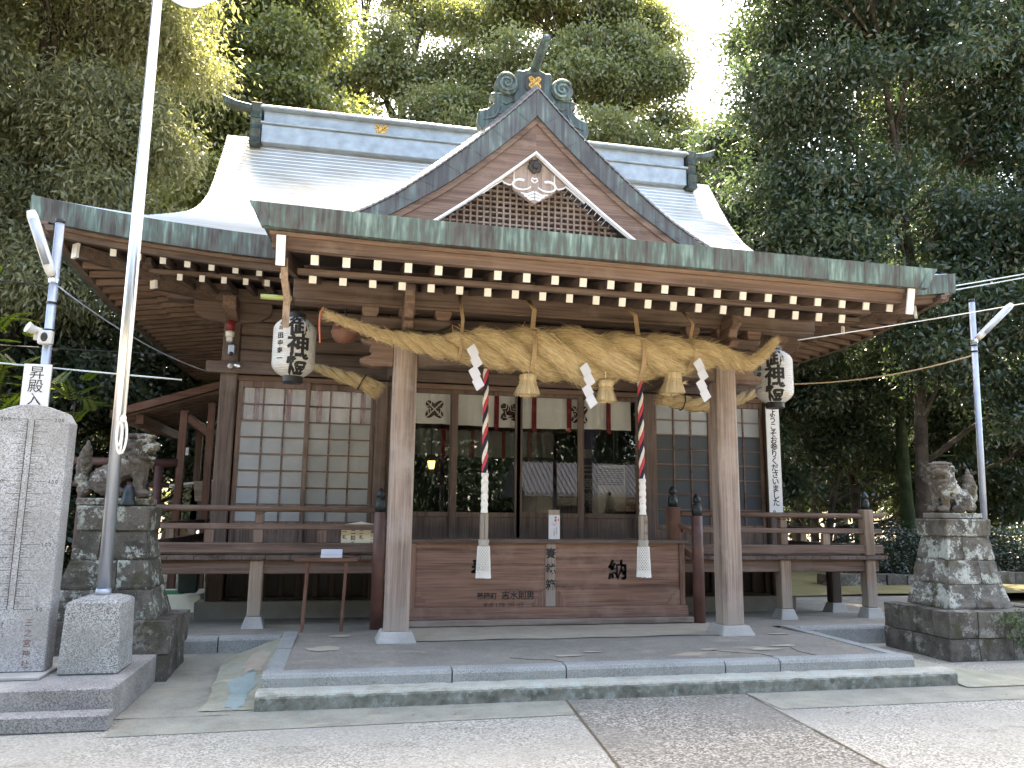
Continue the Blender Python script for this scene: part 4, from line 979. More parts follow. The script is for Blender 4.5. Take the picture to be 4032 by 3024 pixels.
# porch pillars on stone plinths
for s in (-1, 1):
    x = XC + s * 1.893; y = 8.53; wd = .128; c = .035
    oc = [(x - wd + c, y - wd), (x + wd - c, y - wd), (x + wd, y - wd + c), (x + wd, y + wd - c), (x + wd - c, y + wd), (x - wd + c, y + wd), (x - wd, y + wd - c), (x - wd, y - wd + c)]
    hp('pillar_plinth', MB().frus(x, y, .20, .335, .215, .235, .16, .16), M_stone, .012)
    hp('pillar', MB().ext(oc, .336, 3.345, ax='z'), wood('light', 'z'), .004)
    bk = hp('bracket_set', MB().frus(x, y, 3.346, 3.46, .12, .12, .17, .17).box(x - .17, x + .17, y - .17, y + .17, 3.461, 3.50), wood('mid', 'x'), .008)
    ha = [(-.50, 3.66), (-.48, 3.60), (-.34, 3.54), (.34, 3.54), (.48, 3.60), (.50, 3.66)]
    part('bracket_arm', MB().ext([(x + a, b) for a, b in ha], y - .06, y + .06), wood('mid', 'x'), bk, bevel=.008)
    for dx in (-.40, 0, .40): part('bearing_block', MB().frus(x + dx, y, 3.662, 3.71, .065, .065, .09, .09).box(x + dx - .09, x + dx + .09, y - .09, y + .09, 3.711, 3.765), wood('warm', 'x'), bk, bevel=.006)
    nose = [(y - .06, 3.50), (y - .30, 3.50), (y - .36, 3.56), (y - .30, 3.62), (y - .34, 3.70), (y - .44, 3.75), (y - .42, 3.84), (y - .50, 3.92), (y - .46, 3.99), (y - .18, 3.93), (y - .11, 3.76), (y - .06, 3.70)]
    part('carved_nose', MB().ext(nose, x - .055, x + .055, ax='x'), wood('warm', 'y'), bk, bevel=.012)
    hp('connecting_beam', MB().bar((x, y + .13, 3.25), (x, FY - .002, 3.52), .15, .22), wood('mid', 'y'), .01)
    # carved nose of the tie beam outside the pillar
    kn = [(.129, 3.11), (.22, 3.12), (.36, 3.105), (.47, 3.13), (.50, 3.18), (.44, 3.21), (.38, 3.225), (.36, 3.26), (.40, 3.29), (.37, 3.33), (.44, 3.36), (.50, 3.41), (.129, 3.40)]
    part('beam_nose', MB().ext([(x + s * a, b) for a, b in kn], y - .085, y + .085), wood('warm', 'x'), bk, bevel=.012)
bt = [(XC - 1.76, 3.115), (XC - 1.5, 3.15), (XC - 1.2, 3.17), (XC + 1.2, 3.17), (XC + 1.5, 3.15), (XC + 1.76, 3.115)]
hp('rainbow_beam', MB().strip([(p[0], 3.40) for p in bt], bt, 8.44, 8.62), wood('mid', 'x'), .01)
hp('porch_girder', MB().box(XC - 3.12, XC + 3.12, 8.45, 8.62, 3.805, 4.03).box(XC - 3.10, XC + 3.10, 8.44, 8.615, 3.768, 3.803), wood('mid', 'x'), .008)
kz = [(-.55, 3.402), (-.50, 3.47), (-.36, 3.50), (-.22, 3.60), (-.10, 3.72), (.10, 3.72), (.22, 3.60), (.36, 3.50), (.50, 3.47), (.55, 3.402)]
hp('frog_leg_strut', MB().ext([(XC + a, b) for a, b in kz], 8.49, 8.57), wood('mid', 'x'), .012)

# ================================================================== offering box
OX0, OX1, OY = .80, 4.36, 9.72
oz = .235
BX = thing('offering_box', 'long wooden offering box with painted black characters below the bell ropes', 'offering box', (XC, OY + .3, oz))
part('sill', B(OX0 - .06, OX1 + .07, OY - .10, OY + .72, oz - .03, oz + .035), wood('light', 'x'), BX, bevel=.006)
part('base_board', B(OX0 - .03, OX1 + .03, OY - .025, OY + .60, oz + .037, oz + .175), wood('box', 'x'), BX, bevel=.006)
part('side_frame', B(OX0, OX0 + .07, OY, OY + .55, oz + .176, 1.185), wood('box', 'z'), BX, bevel=.005)
part('side_frame', B(OX1 - .07, OX1, OY, OY + .55, oz + .176, 1.185), wood('box', 'z'), BX, bevel=.005)
CX = 2.56
for a, b in ((OX0 + .072, CX - .066), (CX + .066, OX1 - .072)): part('front_panel', B(a, b, OY + .025, OY + .05, oz + .176, 1.185), wood('box', 'x'), BX)
part('back_panel', B(OX0 + .072, OX1 - .072, OY + .50, OY + .54, oz + .176, 1.185), wood('box', 'x'), BX)
part('centre_board', B(CX - .065, CX + .065, OY + .005, OY + .05, oz + .176, 1.185), wood('light', 'z'), BX, bevel=.004)
mm = MB(); mm.box(OX0 - .03, OX1 + .03, OY - .03, OY + .06, 1.187, 1.232).box(OX0 - .03, OX1 + .03, OY + .49, OY + .58, 1.187, 1.232)
for k in range(60): x = OX0 + .02 + k * .0595; mm.box(x, x + .02, OY + .061, OY + .489, 1.19, 1.225)
part('slatted_top', mm, wood('mid', 'x'), BX, bevel=.003)
def cloud(cx, s):
    mm = MB(); prof = [(0, 0)]
    for c_, z_, r_ in ((.185, .0, .075), (.12, .085, .065), (.055, .165, .06)):
        for k in range(9): t = -.15 + k * (1.75) / 8; prof.append((.68 * (c_ + r_ * math.cos(t)), .80 * (z_ + r_ * math.sin(t))))
    prof.append((0, .188))
    mm.ext([(cx + s * x, oz + .178 + max(0, z)) for x, z in prof], OY + .012, OY + .024); return mm
for cx, s in ((CX - .067, -1), (CX + .067, 1)): part('cloud_corner', cloud(cx, s), wood('box', 'z'), BX, bevel=.004)
for cx, s in ((OX0 + .073, 1), (OX1 - .073, -1)): part('cloud_corner', cloud(cx, s), wood('box', 'x'), BX, bevel=.004)
fy = lambda d: (lambda u, v: (u, d, v))
def letters(parent, mat, *args, **kw):
    mm = MB(); text(mm, *args, **kw); return part('lettering', mm, mat, parent)
letters(BX, M_ink, '賽銭箱', CX, 1.06, .135, fy(OY + .003), pitch=1.42); letters(BX, M_ink, '奉', 1.68, .875, .26, fy(OY + .022), bold=2); letters(BX, M_ink, '納', 3.45, .855, .26, fy(OY + .022), bold=2)
letters(BX, M_ink, '菊陽町', 1.67, .545, .085, fy(OY + .022), False, 1.0); letters(BX, M_ink, '志水則男', 1.99, .55, .105, fy(OY + .022), False, 1.0); letters(BX, M_ink, '平成17年7月1日', 1.74, .435, .068, fy(OY + .022), False, 1.02, bold=False)
EV = thing('offering_envelope', 'tall white paper envelope with brown top standing on the offering box', 'envelope', (2.61, OY + .02, 1.233))
part('backing', B(2.535, 2.68, OY + .022, OY + .03, 1.233, 1.60), wood('tan', 'z'), EV)
part('paper', B(2.535, 2.68, OY + .014, OY + .0215, 1.234, 1.535), M_paper, EV)
letters(EV, M_ink, '奉献', 2.625, 1.50, .032, fy(OY + .0125)); letters(EV, M_ink, '株式会社', 2.635, 1.37, .022, fy(OY + .0125), bold=False); letters(EV, M_ink, '三之宮神社', 2.605, 1.36, .020, fy(OY + .0125), bold=False)
mm = MB()
for a in (35, 62, 118, 145): mm.bar((2.607, OY + .0125, 1.40), (2.607 + .06 * math.cos(R(a)), OY + .0125, 1.40 + .06 * math.sin(R(a))), .002, .003, up=(0, 1, 0))
mm.box(2.655, 2.667, OY + .011, OY + .0135, 1.455, 1.49); part('ribbon', mm, M_red, EV)

# ================================================================== sacred straw rope across the porch
RP = [(-.24, 3.565, .026), (-.05, 3.50, .036), (.13, 3.445, .045), (.29, 3.395, .056), (.58, 3.345, .078), (.88, 3.305, .105), (1.27, 3.315, .175), (1.79, 3.295, .225), (2.25, 3.275, .29), (2.67, 3.245, .285), (3.10, 3.295, .245), (3.54, 3.32, .225), (3.88, 3.37, .162), (4.12, 3.375, .125), (4.34, 3.325, .092), (4.50, 3.295, .068), (4.66, 3.375, .056), (4.78, 3.48, .046), (4.88, 3.60, .030)]
RY = 8.17
def cubic(tab, n):
    t = [0]
    for a, b in zip(tab, tab[1:]): t.append(t[-1] + math.dist(a[:2], b[:2]))
    t = np.array(t); A = np.array(tab); d = np.gradient(A, t, axis=0); q = np.linspace(0, t[-1], n); out = []
    for s_ in q:
        i = min(len(t) - 2, max(0, int(np.searchsorted(t, s_) - 1))); h = t[i + 1] - t[i]; f = (s_ - t[i]) / h
        out.append((2 * f ** 3 - 3 * f * f + 1) * A[i] + (f ** 3 - 2 * f * f + f) * h * d[i] + (-2 * f ** 3 + 3 * f * f) * A[i + 1] + (f ** 3 - f * f) * h * d[i + 1])
    return q, np.array(out)
def straw(mb, p, d, L, r, rg):
    p = Vector(p); d = Vector(d).normalized(); s_ = d.cross(Vector((rg.uniform(-1, 1), rg.uniform(-1, 1), rg.uniform(-1, 1)))).normalized() * r; t_ = d.cross(s_).normalized() * r
    b = p + d * L; mb.add([p + s_, p - s_ * .5 + t_, p - s_ * .5 - t_, b], [(0, 1, 3), (1, 2, 3), (2, 0, 3)])
def twisted(q, C, yc, name, label, cat, mat, rs=.53, ro=.56, pitchk=6.2, fuzz=0, phase=0.0, nring=16, fz=(.05, .16)):
    """three-strand twisted rope: C rows of (x, z, radius) or (x, y, z, radius)"""
    P = [Vector((c[0], yc, c[1])) if len(c) == 3 else Vector(c[:3]) for c in C]; RR = [c[-1] for c in C]
    th = [phase]
    for i in range(1, len(q)): th.append(th[-1] - (q[i] - q[i - 1]) * 2 * math.pi / max(.06, pitchk * RR[i]))
    T = thing(name, label, cat, tuple(P[len(P) // 2])); rg = random.Random(3); fz_mb = MB()
    for k in range(3):
        pts = []
        for i, p in enumerate(P):
            t = (P[min(i + 1, len(P) - 1)] - P[max(i - 1, 0)]).normalized(); nf = Vector((0, -1, 0)); nf = (nf - t * nf.dot(t)).normalized(); nu = t.cross(nf) * -1
            if nu.z < 0: nu = -nu
            a = th[i] + 2 * math.pi * k / 3; pts.append(p + (nf * math.cos(a) + nu * math.sin(a)) * RR[i] * ro)
        mb = MB(); mb.tube(pts, [r * rs * (1 + .05 * mnoise.noise((i * .35, k * 3.1, 0))) for i, r in enumerate(RR)], nring, uv=True)
        part('strand', mb, mat, T, smooth=True)
        for _ in range(fuzz):
            i = rg.randrange(1, len(pts) - 2); d = (pts[i + 1] - pts[i]).normalized(); a = rg.uniform(0, 2 * math.pi); n1 = Vector((0, -1, .2)); n1 = (n1 - d * n1.dot(d)).normalized(); n2 = d.cross(n1)
            nn = n1 * math.cos(a) + n2 * math.sin(a); p = pts[i].lerp(pts[i + 1], rg.random()) + nn * RR[i] * rs * .97
            dd = d * rg.choice((1, 1, -1)) + nn * abs(rg.gauss(0.0, .10)) + Vector((rg.gauss(0, .13), rg.gauss(0, .13), rg.gauss(-.03, .13)))
            straw(fz_mb, p, dd, rg.uniform(*fz) * min(1, .45 + RR[i] * 2.4), rg.uniform(.0016, .0038), rg)
    if fuzz: part('loose_straw', fz_mb, M_straw, T)
    return T
q, C = cubic(RP, 260)
twisted(q, C, RY, 'sacred_rope', 'thick twisted golden straw rope hung between the two porch pillars', 'straw rope', M_strand, fuzz=6500, fz=(.07, .22))
# frayed tips at both ends
T = bpy.data.objects['sacred_rope']; rg = random.Random(5); mm = MB()
for _ in range(160): straw(mm, (-.22 + rg.gauss(0, .015), RY + rg.gauss(0, .015), 3.56 + rg.gauss(0, .015)), (-1, rg.gauss(0, .5), .25 + rg.gauss(0, .55)), rg.uniform(.05, .17), .002, rg)
part('frayed_end', mm, M_straw, T); mm = MB()
for _ in range(60): straw(mm, (4.87 + rg.gauss(0, .01), RY + rg.gauss(0, .01), 3.59 + rg.gauss(0, .01)), (.7, rg.gauss(0, .4), .7 + rg.gauss(0, .4)), rg.uniform(.03, .09), .002, rg)
part('frayed_end', mm, M_straw, T)
# the four hanging cords that carry it
T = bpy.data.objects['sacred_rope']
for (xt, xb, zb, dbl, lb) in ((1.15, 1.11, 3.13, 1, 'thin twine sling looped round the rope, leftmost of the four'), (1.93, 1.88, 3.04, 1, 'heavy doubled twine sling with a bow knot hanging beside it'), (3.06, 3.13, 3.00, 1, 'doubled twine sling slanting down round the thick right half of the rope'), (3.81, 3.71, 3.14, 0, 'slanting twine sling nearest the right pillar')):
    i = int(np.argmin(abs(C[:, 0] - (xt + xb) / 2))); r = C[i, 2] * 1.07; zc = C[i, 1]; m2 = MB()
    for dx in ((-.016, .0, .016) if dbl and xt in (1.93, 3.06) else (-.009, .009)):
        xm = (xt * .35 + xb * .65) + (.03 if xt > 3 else .02)
        pts = [(xt + dx, 8.44, 3.985), (xt * .6 + xm * .4 + dx, RY - r * .45, zc + r * 1.75)]
        for k in range(9): a = R(75 - 20 * k); f = k / 8; pts.append((xm + (xb - xm) * f + dx, RY - r * math.cos(a) * 1.02, zc + r * math.sin(a)))
        m2.tube(pts, .0105, 6)
    if xt == 1.93:
        m2.tube([(1.90, 8.40, 3.70), (1.85, 8.36, 3.60), (1.72, 8.34, 3.56), (1.70, 8.34, 3.52), (1.80, 8.35, 3.53), (1.86, 8.35, 3.58), (1.84, 8.34, 3.50), (1.80, 8.34, 3.40)], .008, 6)
    if xt == 1.15: m2.tube([(1.14, 8.40, 3.62), (1.19, 8.38, 3.56), (1.20, 8.38, 3.52), (1.13, 8.39, 3.58), (1.07, 8.38, 3.60), (1.09, 8.38, 3.48), (1.11, 8.36, 3.40)], .007, 6)
    part('hanging_cord', m2, M_cord, T, smooth=True, label=lb)
# straw tassels hanging from it
def tassel(mb, x, y, zt, zb, rt, rw, rb, rg, tilt=0):
    H = zt - zb
    for _ in range(430):
        a = rg.uniform(0, 2 * math.pi); rr = math.sqrt(rg.random()) ** .4
        prof = [(rt * .35, 0), (rt, .07), (rt * 1.05, .18), (rw, .36), (rw * 1.02, .42), ((rw + rb) * .52, .66), (rb * rg.uniform(.9, 1.08), rg.uniform(.95, 1.02))]
        pts = [(x + p * rr * math.cos(a) + tilt * h * H, y + p * rr * math.sin(a), zt - h * H) for p, h in prof]
        w = .0028; tx, ty = -math.sin(a) * w, math.cos(a) * w
        vs = []
        for p in pts: vs += [(p[0] - tx, p[1] - ty, p[2]), (p[0] + tx, p[1] + ty, p[2])]
        mb.add(vs, [(2 * k, 2 * k + 1, 2 * k + 3, 2 * k + 2) for k in range(len(pts) - 1)])
    mb.lathe([(rt * .3, -.01), (rt * .93, -.08 * H), (rt * .95, -.2 * H), (rw * .93, -.38 * H), (rb * .88, -.95 * H)], (x, y, zt), 16)
for x, zt, zb, rt, rw, rb, tl, lb in ((1.865, 3.035, 2.80, .095, .09, .145, -.06, 'straw tassel under the rope left of the middle paper streamer'), (2.735, 3.01, 2.765, .095, .078, .125, .02, 'straw tassel under the thickest part of the rope, waist drawn in tight'), (3.535, 3.14, 2.885, .095, .094, .145, -.1, 'straw tassel nearest the right pillar with one loose straw tuft')):
    rg = random.Random(int(x * 100)); m2 = MB(); tassel(m2, x, 8.06, zt, zb, rt, rw, rb, rg, tl)
    Tt = thing('straw_tassel', lb, 'tassel', (x, 8.06, zt), 'straw tassels under the rope'); part('tassel', m2, M_straw, Tt)
    part('tie', MB().tube([(x + tl * .4 * (zt - zb) + (rw + .006) * math.cos(a), 8.06 + (rw + .006) * math.sin(a), zt - (zt - zb) * .40 + .004 * math.sin(3 * a)) for a in [k * math.pi / 9 for k in range(19)]], .008, 6), M_strand, Tt, smooth=True)
    part('string', MB().tube([(x - .01, 8.03, zt + .14), (x, 8.05, zt - .02)], .004, 5), M_cotton, Tt)
    if x > 3: 
        m3 = MB()
        for _ in range(24): straw(m3, (x + .07, 8.0, zt - .14), (1, rg.gauss(-.3, .3), rg.gauss(.2, .35)), rg.uniform(.05, .09), .002, rg)
        part('tuft', m3, M_straw, Tt)
# folded white paper streamers
def gohei(x, z, slant):
    m2 = MB(); s_ = .098
    for k in range(4):
        cx = x + .035 + slant * k + (.026 if k % 2 else -.0); cz = z - .065 - k * .112; y = 7.86 - .01 * (k % 2)
        pts = [(-.066, .018), (.012, .082), (.066, -.018), (-.012, -.082)]
        m2.add([(cx + a, y + (.004 if i in (0, 3) else -.006), cz + b) for i, (a, b) in enumerate(pts)] + [(cx + a, y + .003, cz + b) for a, b in pts], [(0, 1, 2, 3), (7, 6, 5, 4), (0, 4, 5, 1), (1, 5, 6, 2), (2, 6, 7, 3), (3, 7, 4, 0)])
    return m2
for x, z, lb in ((1.19, 3.27, 'zigzag white paper streamer hanging left of the first straw tassel'), (2.41, 3.135, 'zigzag white paper streamer hanging between two straw tassels'), (3.715, 3.255, 'zigzag white paper streamer hanging next to the right pillar')):
    tag(part('paper_streamer', gohei(x, z, .012), M_paper, org=(x, 7.86, z)), lb, 'paper streamer', 'zigzag paper streamers on the rope')
# older straw bundles behind, at the left and right of the doors
def bundle(name, lb, pts, rad, seed, cut):
    q2, C2 = cubic([(p[0], p[1], p[2], r) for p, r in zip(pts, rad)], 70)
    T = twisted(q2, C2, 0, name, lb, 'straw rope', M_strand, rs=.60, ro=.46, pitchk=7, fuzz=320, fz=(.05, .14))
    T['group'] = 'older straw ropes behind the pillars'
    e = Vector(C2[-1][:3]); d = (e - Vector(C2[-6][:3])).normalized(); rg = random.Random(seed); m3 = MB()
    if cut:
        for _ in range(420):
            o = Vector((rg.gauss(0, 1), rg.gauss(0, 1), rg.gauss(0, 1))); o = (o - d * o.dot(d)).normalized() * rad[-1] * math.sqrt(rg.random()); straw(m3, e + o - d * .12, d + o * 1.2, rg.uniform(.16, .24), .0028, rg)
        part('cut_end', m3, M_straw, T)
        part('binding', MB().tube([tuple(Vector(C2[-14][:3]) + (d.cross(Vector((0, 1, 0))).normalized() * math.cos(a) + Vector((0, 1, 0)) * math.sin(a)) * rad[-1] * 1.12) for a in [k * math.pi / 8 for k in range(17)]], .009, 6), M_bronze, T)
bundle('old_straw_rope', 'older straw rope with a blunt cut end behind the left pillar', [(-.62, 10.2, 3.42), (-.40, 10.2, 3.36), (-.10, 10.2, 3.27), (.16, 10.2, 3.20), (.32, 10.2, 3.12)], [.035, .055, .085, .10, .10], 4, True)
bundle('old_straw_rope', 'older straw rope sagging behind the right pillar', [(5.86, 10.2, 3.36), (5.6, 10.2, 3.26), (5.2, 10.2, 3.14), (4.85, 10.2, 3.10), (4.55, 10.2, 3.13), (4.30, 10.2, 3.18)], [.04, .07, .10, .105, .10, .10], 6, True)

# ================================================================== bell ropes
def bell_rope(x, y, lb, white_from):
    T = thing('bell_rope', lb, 'bell rope', (x, y, 3.3), 'red, white and navy bell ropes'); z0, z1 = 3.38, 1.56
    n = 120; mats = (M_cotton, M_red, M_navy); nm = ('white_strand', 'red_strand', 'navy_strand')
    for k in range(3):
        pts = []
        for i in range(n + 1):
            z = z0 + (z1 - z0) * i / n; a = -(z0 - z) * 2 * math.pi / .34 + 2 * math.pi * k / 3; pts.append((x + .017 * math.cos(a) + .01 * i / n, y + .017 * math.sin(a), z))
        part(nm[k], MB().tube(pts, .0205, 10), mats[k], T, smooth=True)
    pts = [(x + .01, y, white_from - (white_from - 1.55) * i / 26) for i in range(27)]
    part('cloth_wrap', MB().tube(pts, [.041 + .004 * math.sin(i * 1.3) for i in range(27)], 14), M_cotton, T, smooth=True)
    xb = x + .01; g = MB()
    for a in range(4): g.box(xb - .045 + .0455 * (a % 2), xb - .002 + .0455 * (a % 2), y - .045 + .0455 * (a // 2), y - .002 + .0455 * (a // 2), 1.245, 1.545)
    h = part('wooden_grip', g, wood('tan', 'z'), T, bevel=.006)
    if x > 3: mm = MB(); text(mm, '奉納', xb + .022, 1.46, .05, fy(y - .047), pitch=2.6, bold=False); part('faded_lettering', mm, M_inkred, h)
    t = part('tassel_core', MB().lathe([(.062, .0), (.066, -.02), (.058, -.055), (.066, -.08), (.074, -.2), (.078, -.36)][::-1], (xb, y, 1.245), 20), M_netshade, T, smooth=True)
    net = MB(); m_ = 15
    for k in range(m_):
        for sg in (-1, 1):
            pts = []
            for i in range(17):
                f = i / 16; a = 2 * math.pi * k / m_ + sg * f * 3.1; r_ = .069 + .014 * f; pts.append((xb + r_ * math.cos(a), y + r_ * math.sin(a), 1.165 - f * .30))
            net.tube(pts, .0055, 5)
    part('tassel_net', net, M_cotton, t, smooth=True)
    fr = MB()
    for k in range(40): a = 2 * math.pi * k / 40; fr.tube([(xb + .078 * math.cos(a), y + .078 * math.sin(a), .885), (xb + .086 * math.cos(a), y + .086 * math.sin(a), .80 + .01 * rng.random())], .0065, 5)
    part('fringe', fr, M_cotton, t)
bell_rope(1.60, 9.2, 'bell rope with a long white wrap, hanging before the left half of the offering box', 2.02)
bell_rope(3.58, 9.2, 'bell rope with red lettering on its grip, hanging before the offering box right end', 1.99)

# ================================================================== paper lanterns
def lantern(x, y, zc, lb, side):
    T = thing('paper_lantern', lb, 'lantern', (x, y, zc + .40), 'white paper lanterns under the porch eaves')
    H, r0 = .70, .245; n = 150
    def rad(t): return r0 * (1 - .52 * max(0, (abs(t) - .56) / .44) ** 2.2) 
    prof = [(rad(-1 + 2 * i / n) + .0032 * math.sin(i / n * 2 * math.pi * 27), -H / 2 + H * i / n) for i in range(n + 1)]
    bd = part('shade', MB().lathe(prof, (x, y, zc), 40), M_lant, T, smooth=True)
    for z0, z1, rr in ((H / 2 - .005, H / 2 + .06, .112), (-H / 2 - .075, -H / 2 + .005, .116)): part('rim', MB().lathe([(rr, z0), (rr + .006, z0 + .01), (rr + .006, z1 - .01), (rr, z1)], (x, y, zc), 32), M_black, T)
    part('wire', MB().tube([(x - .1, y, zc + H / 2 + .05), (x, y, zc + H / 2 + .22), (x + .1, y, zc + H / 2 + .05)], .006, 6).tube([(x, y, zc + H / 2 + .21), (x, y, zc + H / 2 + .62)], .006, 6), M_black, T)
    base = math.atan2(-y, -x) + side                     # direction of the lettering on the shade
    def fn(c0):
        def f(u, v):
            t = max(-1, min(1, v / (H / 2))); r_ = rad(t) + .0055; a = base + c0 + u / r0; return (x + r_ * math.cos(a), y + r_ * math.sin(a), zc + v)
        return f
    mm = MB(); text(mm, '御神燈', .0, .225, .262, fn(.16), pitch=.86, maxlen=.012, bold=2); mm2 = MB()
    text(mm2, '奉納', .0, .245, .05, fn(-.74), pitch=1.05, maxlen=.02); part('small_lettering', mm2, M_ink, bd); mm2 = MB(); text(mm2, '田中寿一', .0, .10, .078, fn(-.74), pitch=1.15, maxlen=.02, bold=2)
    part('lettering', mm, M_ink, bd); part('small_lettering', mm2, M_ink, bd)
    return T
lantern(-.675, 9.4, 3.455, 'white paper lantern with bold black characters hanging left of the porch', .05)
lantern(5.565, 9.4, 3.40, 'white paper lantern with black characters partly hidden by the right beam end', -.10)
mm = MB(); SL = [(-.63, 6.99, 3.78), (-.625, 7.06, 3.60), (-.60, 7.16, 3.46), (-.605, 7.2, 3.40), (-.61, 7.24, 3.20)]
for a, b in zip(SL, SL[1:]): mm.bar(a, b, .062, .022, up=(0, -1, 0))
part('hanging_slat', mm, wood('tan', 'z'), HALL, label='weathered wooden slat hanging from the left end of the porch bargeboard')
tag(part('bamboo_peg', MB().tube([(-.98, 8.45, 3.80), (-.66, 8.45, 3.80)], .028, 10), M_bamboo, org=(-.66, 8.45, 3.80), smooth=True), 'short green bamboo peg jutting left from the end of the porch girder', 'bamboo')
tag(part('orange_string', MB().tube([(-.33, 8.6, 3.77), (-.36, 8.58, 3.70), (-.365, 8.58, 3.60), (-.36, 8.58, 3.50), (-.35, 8.58, 3.40), (-.35, 8.58, 3.36)], .009, 6), M_string, org=(-.33, 8.6, 3.77), smooth=True), 'orange string dangling from the girder beside the left lantern', 'string')
BL = thing('copper_bell', 'round red-brown bell hanging behind the thin left end of the straw rope', 'bell', (-.09, 8.9, 3.72))
part('bell_body', MB().lathe([(.02, -.17), (.10, -.15), (.145, -.09), (.15, -.05), (.158, -.045), (.158, -.03), (.15, -.025), (.14, .03), (.10, .085), (.03, .10)], (-.09, 8.9, 3.60), 28), M_clay, BL, smooth=True)
part('hanger', MB().tube([(-.09, 8.9, 3.70), (-.09, 8.9, 3.86)], .012, 8), M_bronze, BL)

# ================================================================== inside the hall, seen through the glass
def curtain(name, lb, x0, x1, y, z0, z1, mat, crests, ribs, group=None):
    T = thing(name, lb, 'curtain', ((x0 + x1) / 2, y, z1), group)
    wv = lambda x, z: .022 * math.sin(x * 13) * (z1 - z) / (z1 - z0) + .012 * math.sin(x * 31 + 1) 
    part('cloth', MB().grid(lambda u, v: (x0 + (x1 - x0) * u, y + wv(x0 + (x1 - x0) * u, z0 + (z1 - z0) * v), z0 + (z1 - z0) * v + (.012 * math.sin(u * 9) if v < .5 else 0)), 120, 8), mat, T, smooth=True)
    for c in crests:
        mm = MB(); crest(mm, lambda u, v, l: (c + u, y - .012 + wv(c + u, (z0 + z1) / 2 + v) - l, (z0 + z1) / 2 + v - .02), .165, 0, 1, .05); part('crest', mm, [M_crest, M_noren], T)
    for r in ribs: part('ribbon', MB().grid(lambda u, v: (r - .035 + .07 * u, y - .045 + .01 * math.sin(u * 5), z0 - .06 + (z1 - z0 + .06) * v), 4, 6), M_redcloth, T)
    part('curtain_rod', MB().tube([(x0, y + .02, z1 - .01), (x1, y + .02, z1 - .01)], .014, 8), M_bronze, T)
    return T
curtain('crest_curtain', 'white curtain with crossed-feather crests and red ribbons just behind the glass doors', .55, 4.30, 11.47, 2.83, 3.32, M_noren, (1.23, 2.36, 3.46), (2.16, 2.74, 3.29, 3.92))
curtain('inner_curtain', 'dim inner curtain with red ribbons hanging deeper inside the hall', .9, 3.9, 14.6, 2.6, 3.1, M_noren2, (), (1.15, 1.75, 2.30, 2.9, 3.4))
curtain('side_curtain', 'white curtain with red ribbons behind the left frosted sliding doors', -1.45, .40, 11.42, 2.76, 3.30, M_noren, (), (-1.28, -.84, -.42, .19))
BN = thing('navy_banner', 'navy banner with pale shrine lettering standing behind the glass doors', 'banner', (3.86, 12.2, 1.0))
part('cloth', B(3.74, 3.99, 12.195, 12.2, 1.1, 2.95), M_navy, BN); part('pole', MB().tube([(3.73, 12.21, 1.0), (3.73, 12.21, 3.0)], .014, 8).tube([(3.73, 12.21, 2.96), (4.0, 12.21, 2.96)], .01, 8), M_steel, BN)
mm = MB(); text(mm, '三宮神社', 3.82, 2.26, .20, lambda u, v: (u, 12.192, v), pitch=1.12)
for k in range(4): a = k * math.pi / 2 + .78; mm.add([(3.82 + .045 * math.cos(a) + .045 * math.cos(t), 12.192, 2.52 + .045 * math.sin(a) + .045 * math.sin(t)) for t in [j * math.pi / 6 for j in range(12)]], [tuple(range(12))])
part('lettering', mm, M_noren2, BN)
AC = thing('floor_air_conditioner', 'tall off-white floor air conditioner with dark grille inside the hall', 'air conditioner', (4.30, 12.6, 1.0))
part('casing', B(4.02, 4.55, 12.42, 12.75, 1.001, 2.36), M_acwhite, AC, bevel=.01)
mm = MB()
for k in range(8): mm.box(4.06, 4.51, 12.405, 12.418, 2.03 + k * .036, 2.05 + k * .036)
part('grille', mm, M_black, AC); part('badge', B(4.26, 4.29, 12.41, 12.418, 1.86, 1.91), M_black, AC)
IL = thing('hanging_lamp', 'small lit amber lamp glowing inside the dark hall', 'lamp', (1.37, 13, 2.55))
part('glass', MB().frus(1.37, 13, 2.26, 2.39, .04, .04, .06, .06), M_glow, IL)
mm = MB().frus(1.37, 13, 2.392, 2.45, .068, .068, .02, .02).box(1.31, 1.43, 12.94, 13.06, 2.235, 2.258).tube([(1.37, 13, 2.45), (1.37, 13, 4.19)], .008, 6)
for a, b in ((-1, -1), (1, -1), (1, 1), (-1, 1)): mm.bar((1.37 + a * .043, 13 + b * .043, 2.258), (1.37 + a * .062, 13 + b * .062, 2.392), .008, .008)
part('frame', mm, M_bronze, IL)
# ================================================================== small fittings on the hall front
BE = thing('alarm_beacon', 'red alarm beacon with white base on the corner post', 'beacon', (-1.66, FY - .09, 3.93))
part('lens', MB().lathe([(.054, 0), (.056, .09), (.05, .13), (.03, .15)], (-1.66, FY - .09, 3.985), 20), M_redlens, BE, smooth=True)
part('base', MB().lathe([(.058, 0), (.06, .07)], (-1.66, FY - .09, 3.912), 20), M_white, BE, smooth=True)
part('mount', B(-1.70, -1.62, FY - .12, FY - .002, 3.84, 3.911), M_acwhite, BE, bevel=.006)
SN = thing('sensor_light', 'small grey and black sensor light below the red beacon', 'sensor', (-1.625, FY - .06, 3.74))
part('housing', B(-1.67, -1.585, FY - .10, FY - .002, 3.665, 3.80), M_galv, SN, bevel=.01); part('eye', MB().ball((-1.625, FY - .11, 3.67), .028), M_black, SN, smooth=True); part('bracket', B(-1.64, -1.60, FY - .06, FY - .002, 3.80, 3.85), M_black, SN)
CAMR = thing('security_camera', 'silver bullet security camera on the beam above the left sliding doors', 'camera', (-1.64, FY - .07, 3.50))
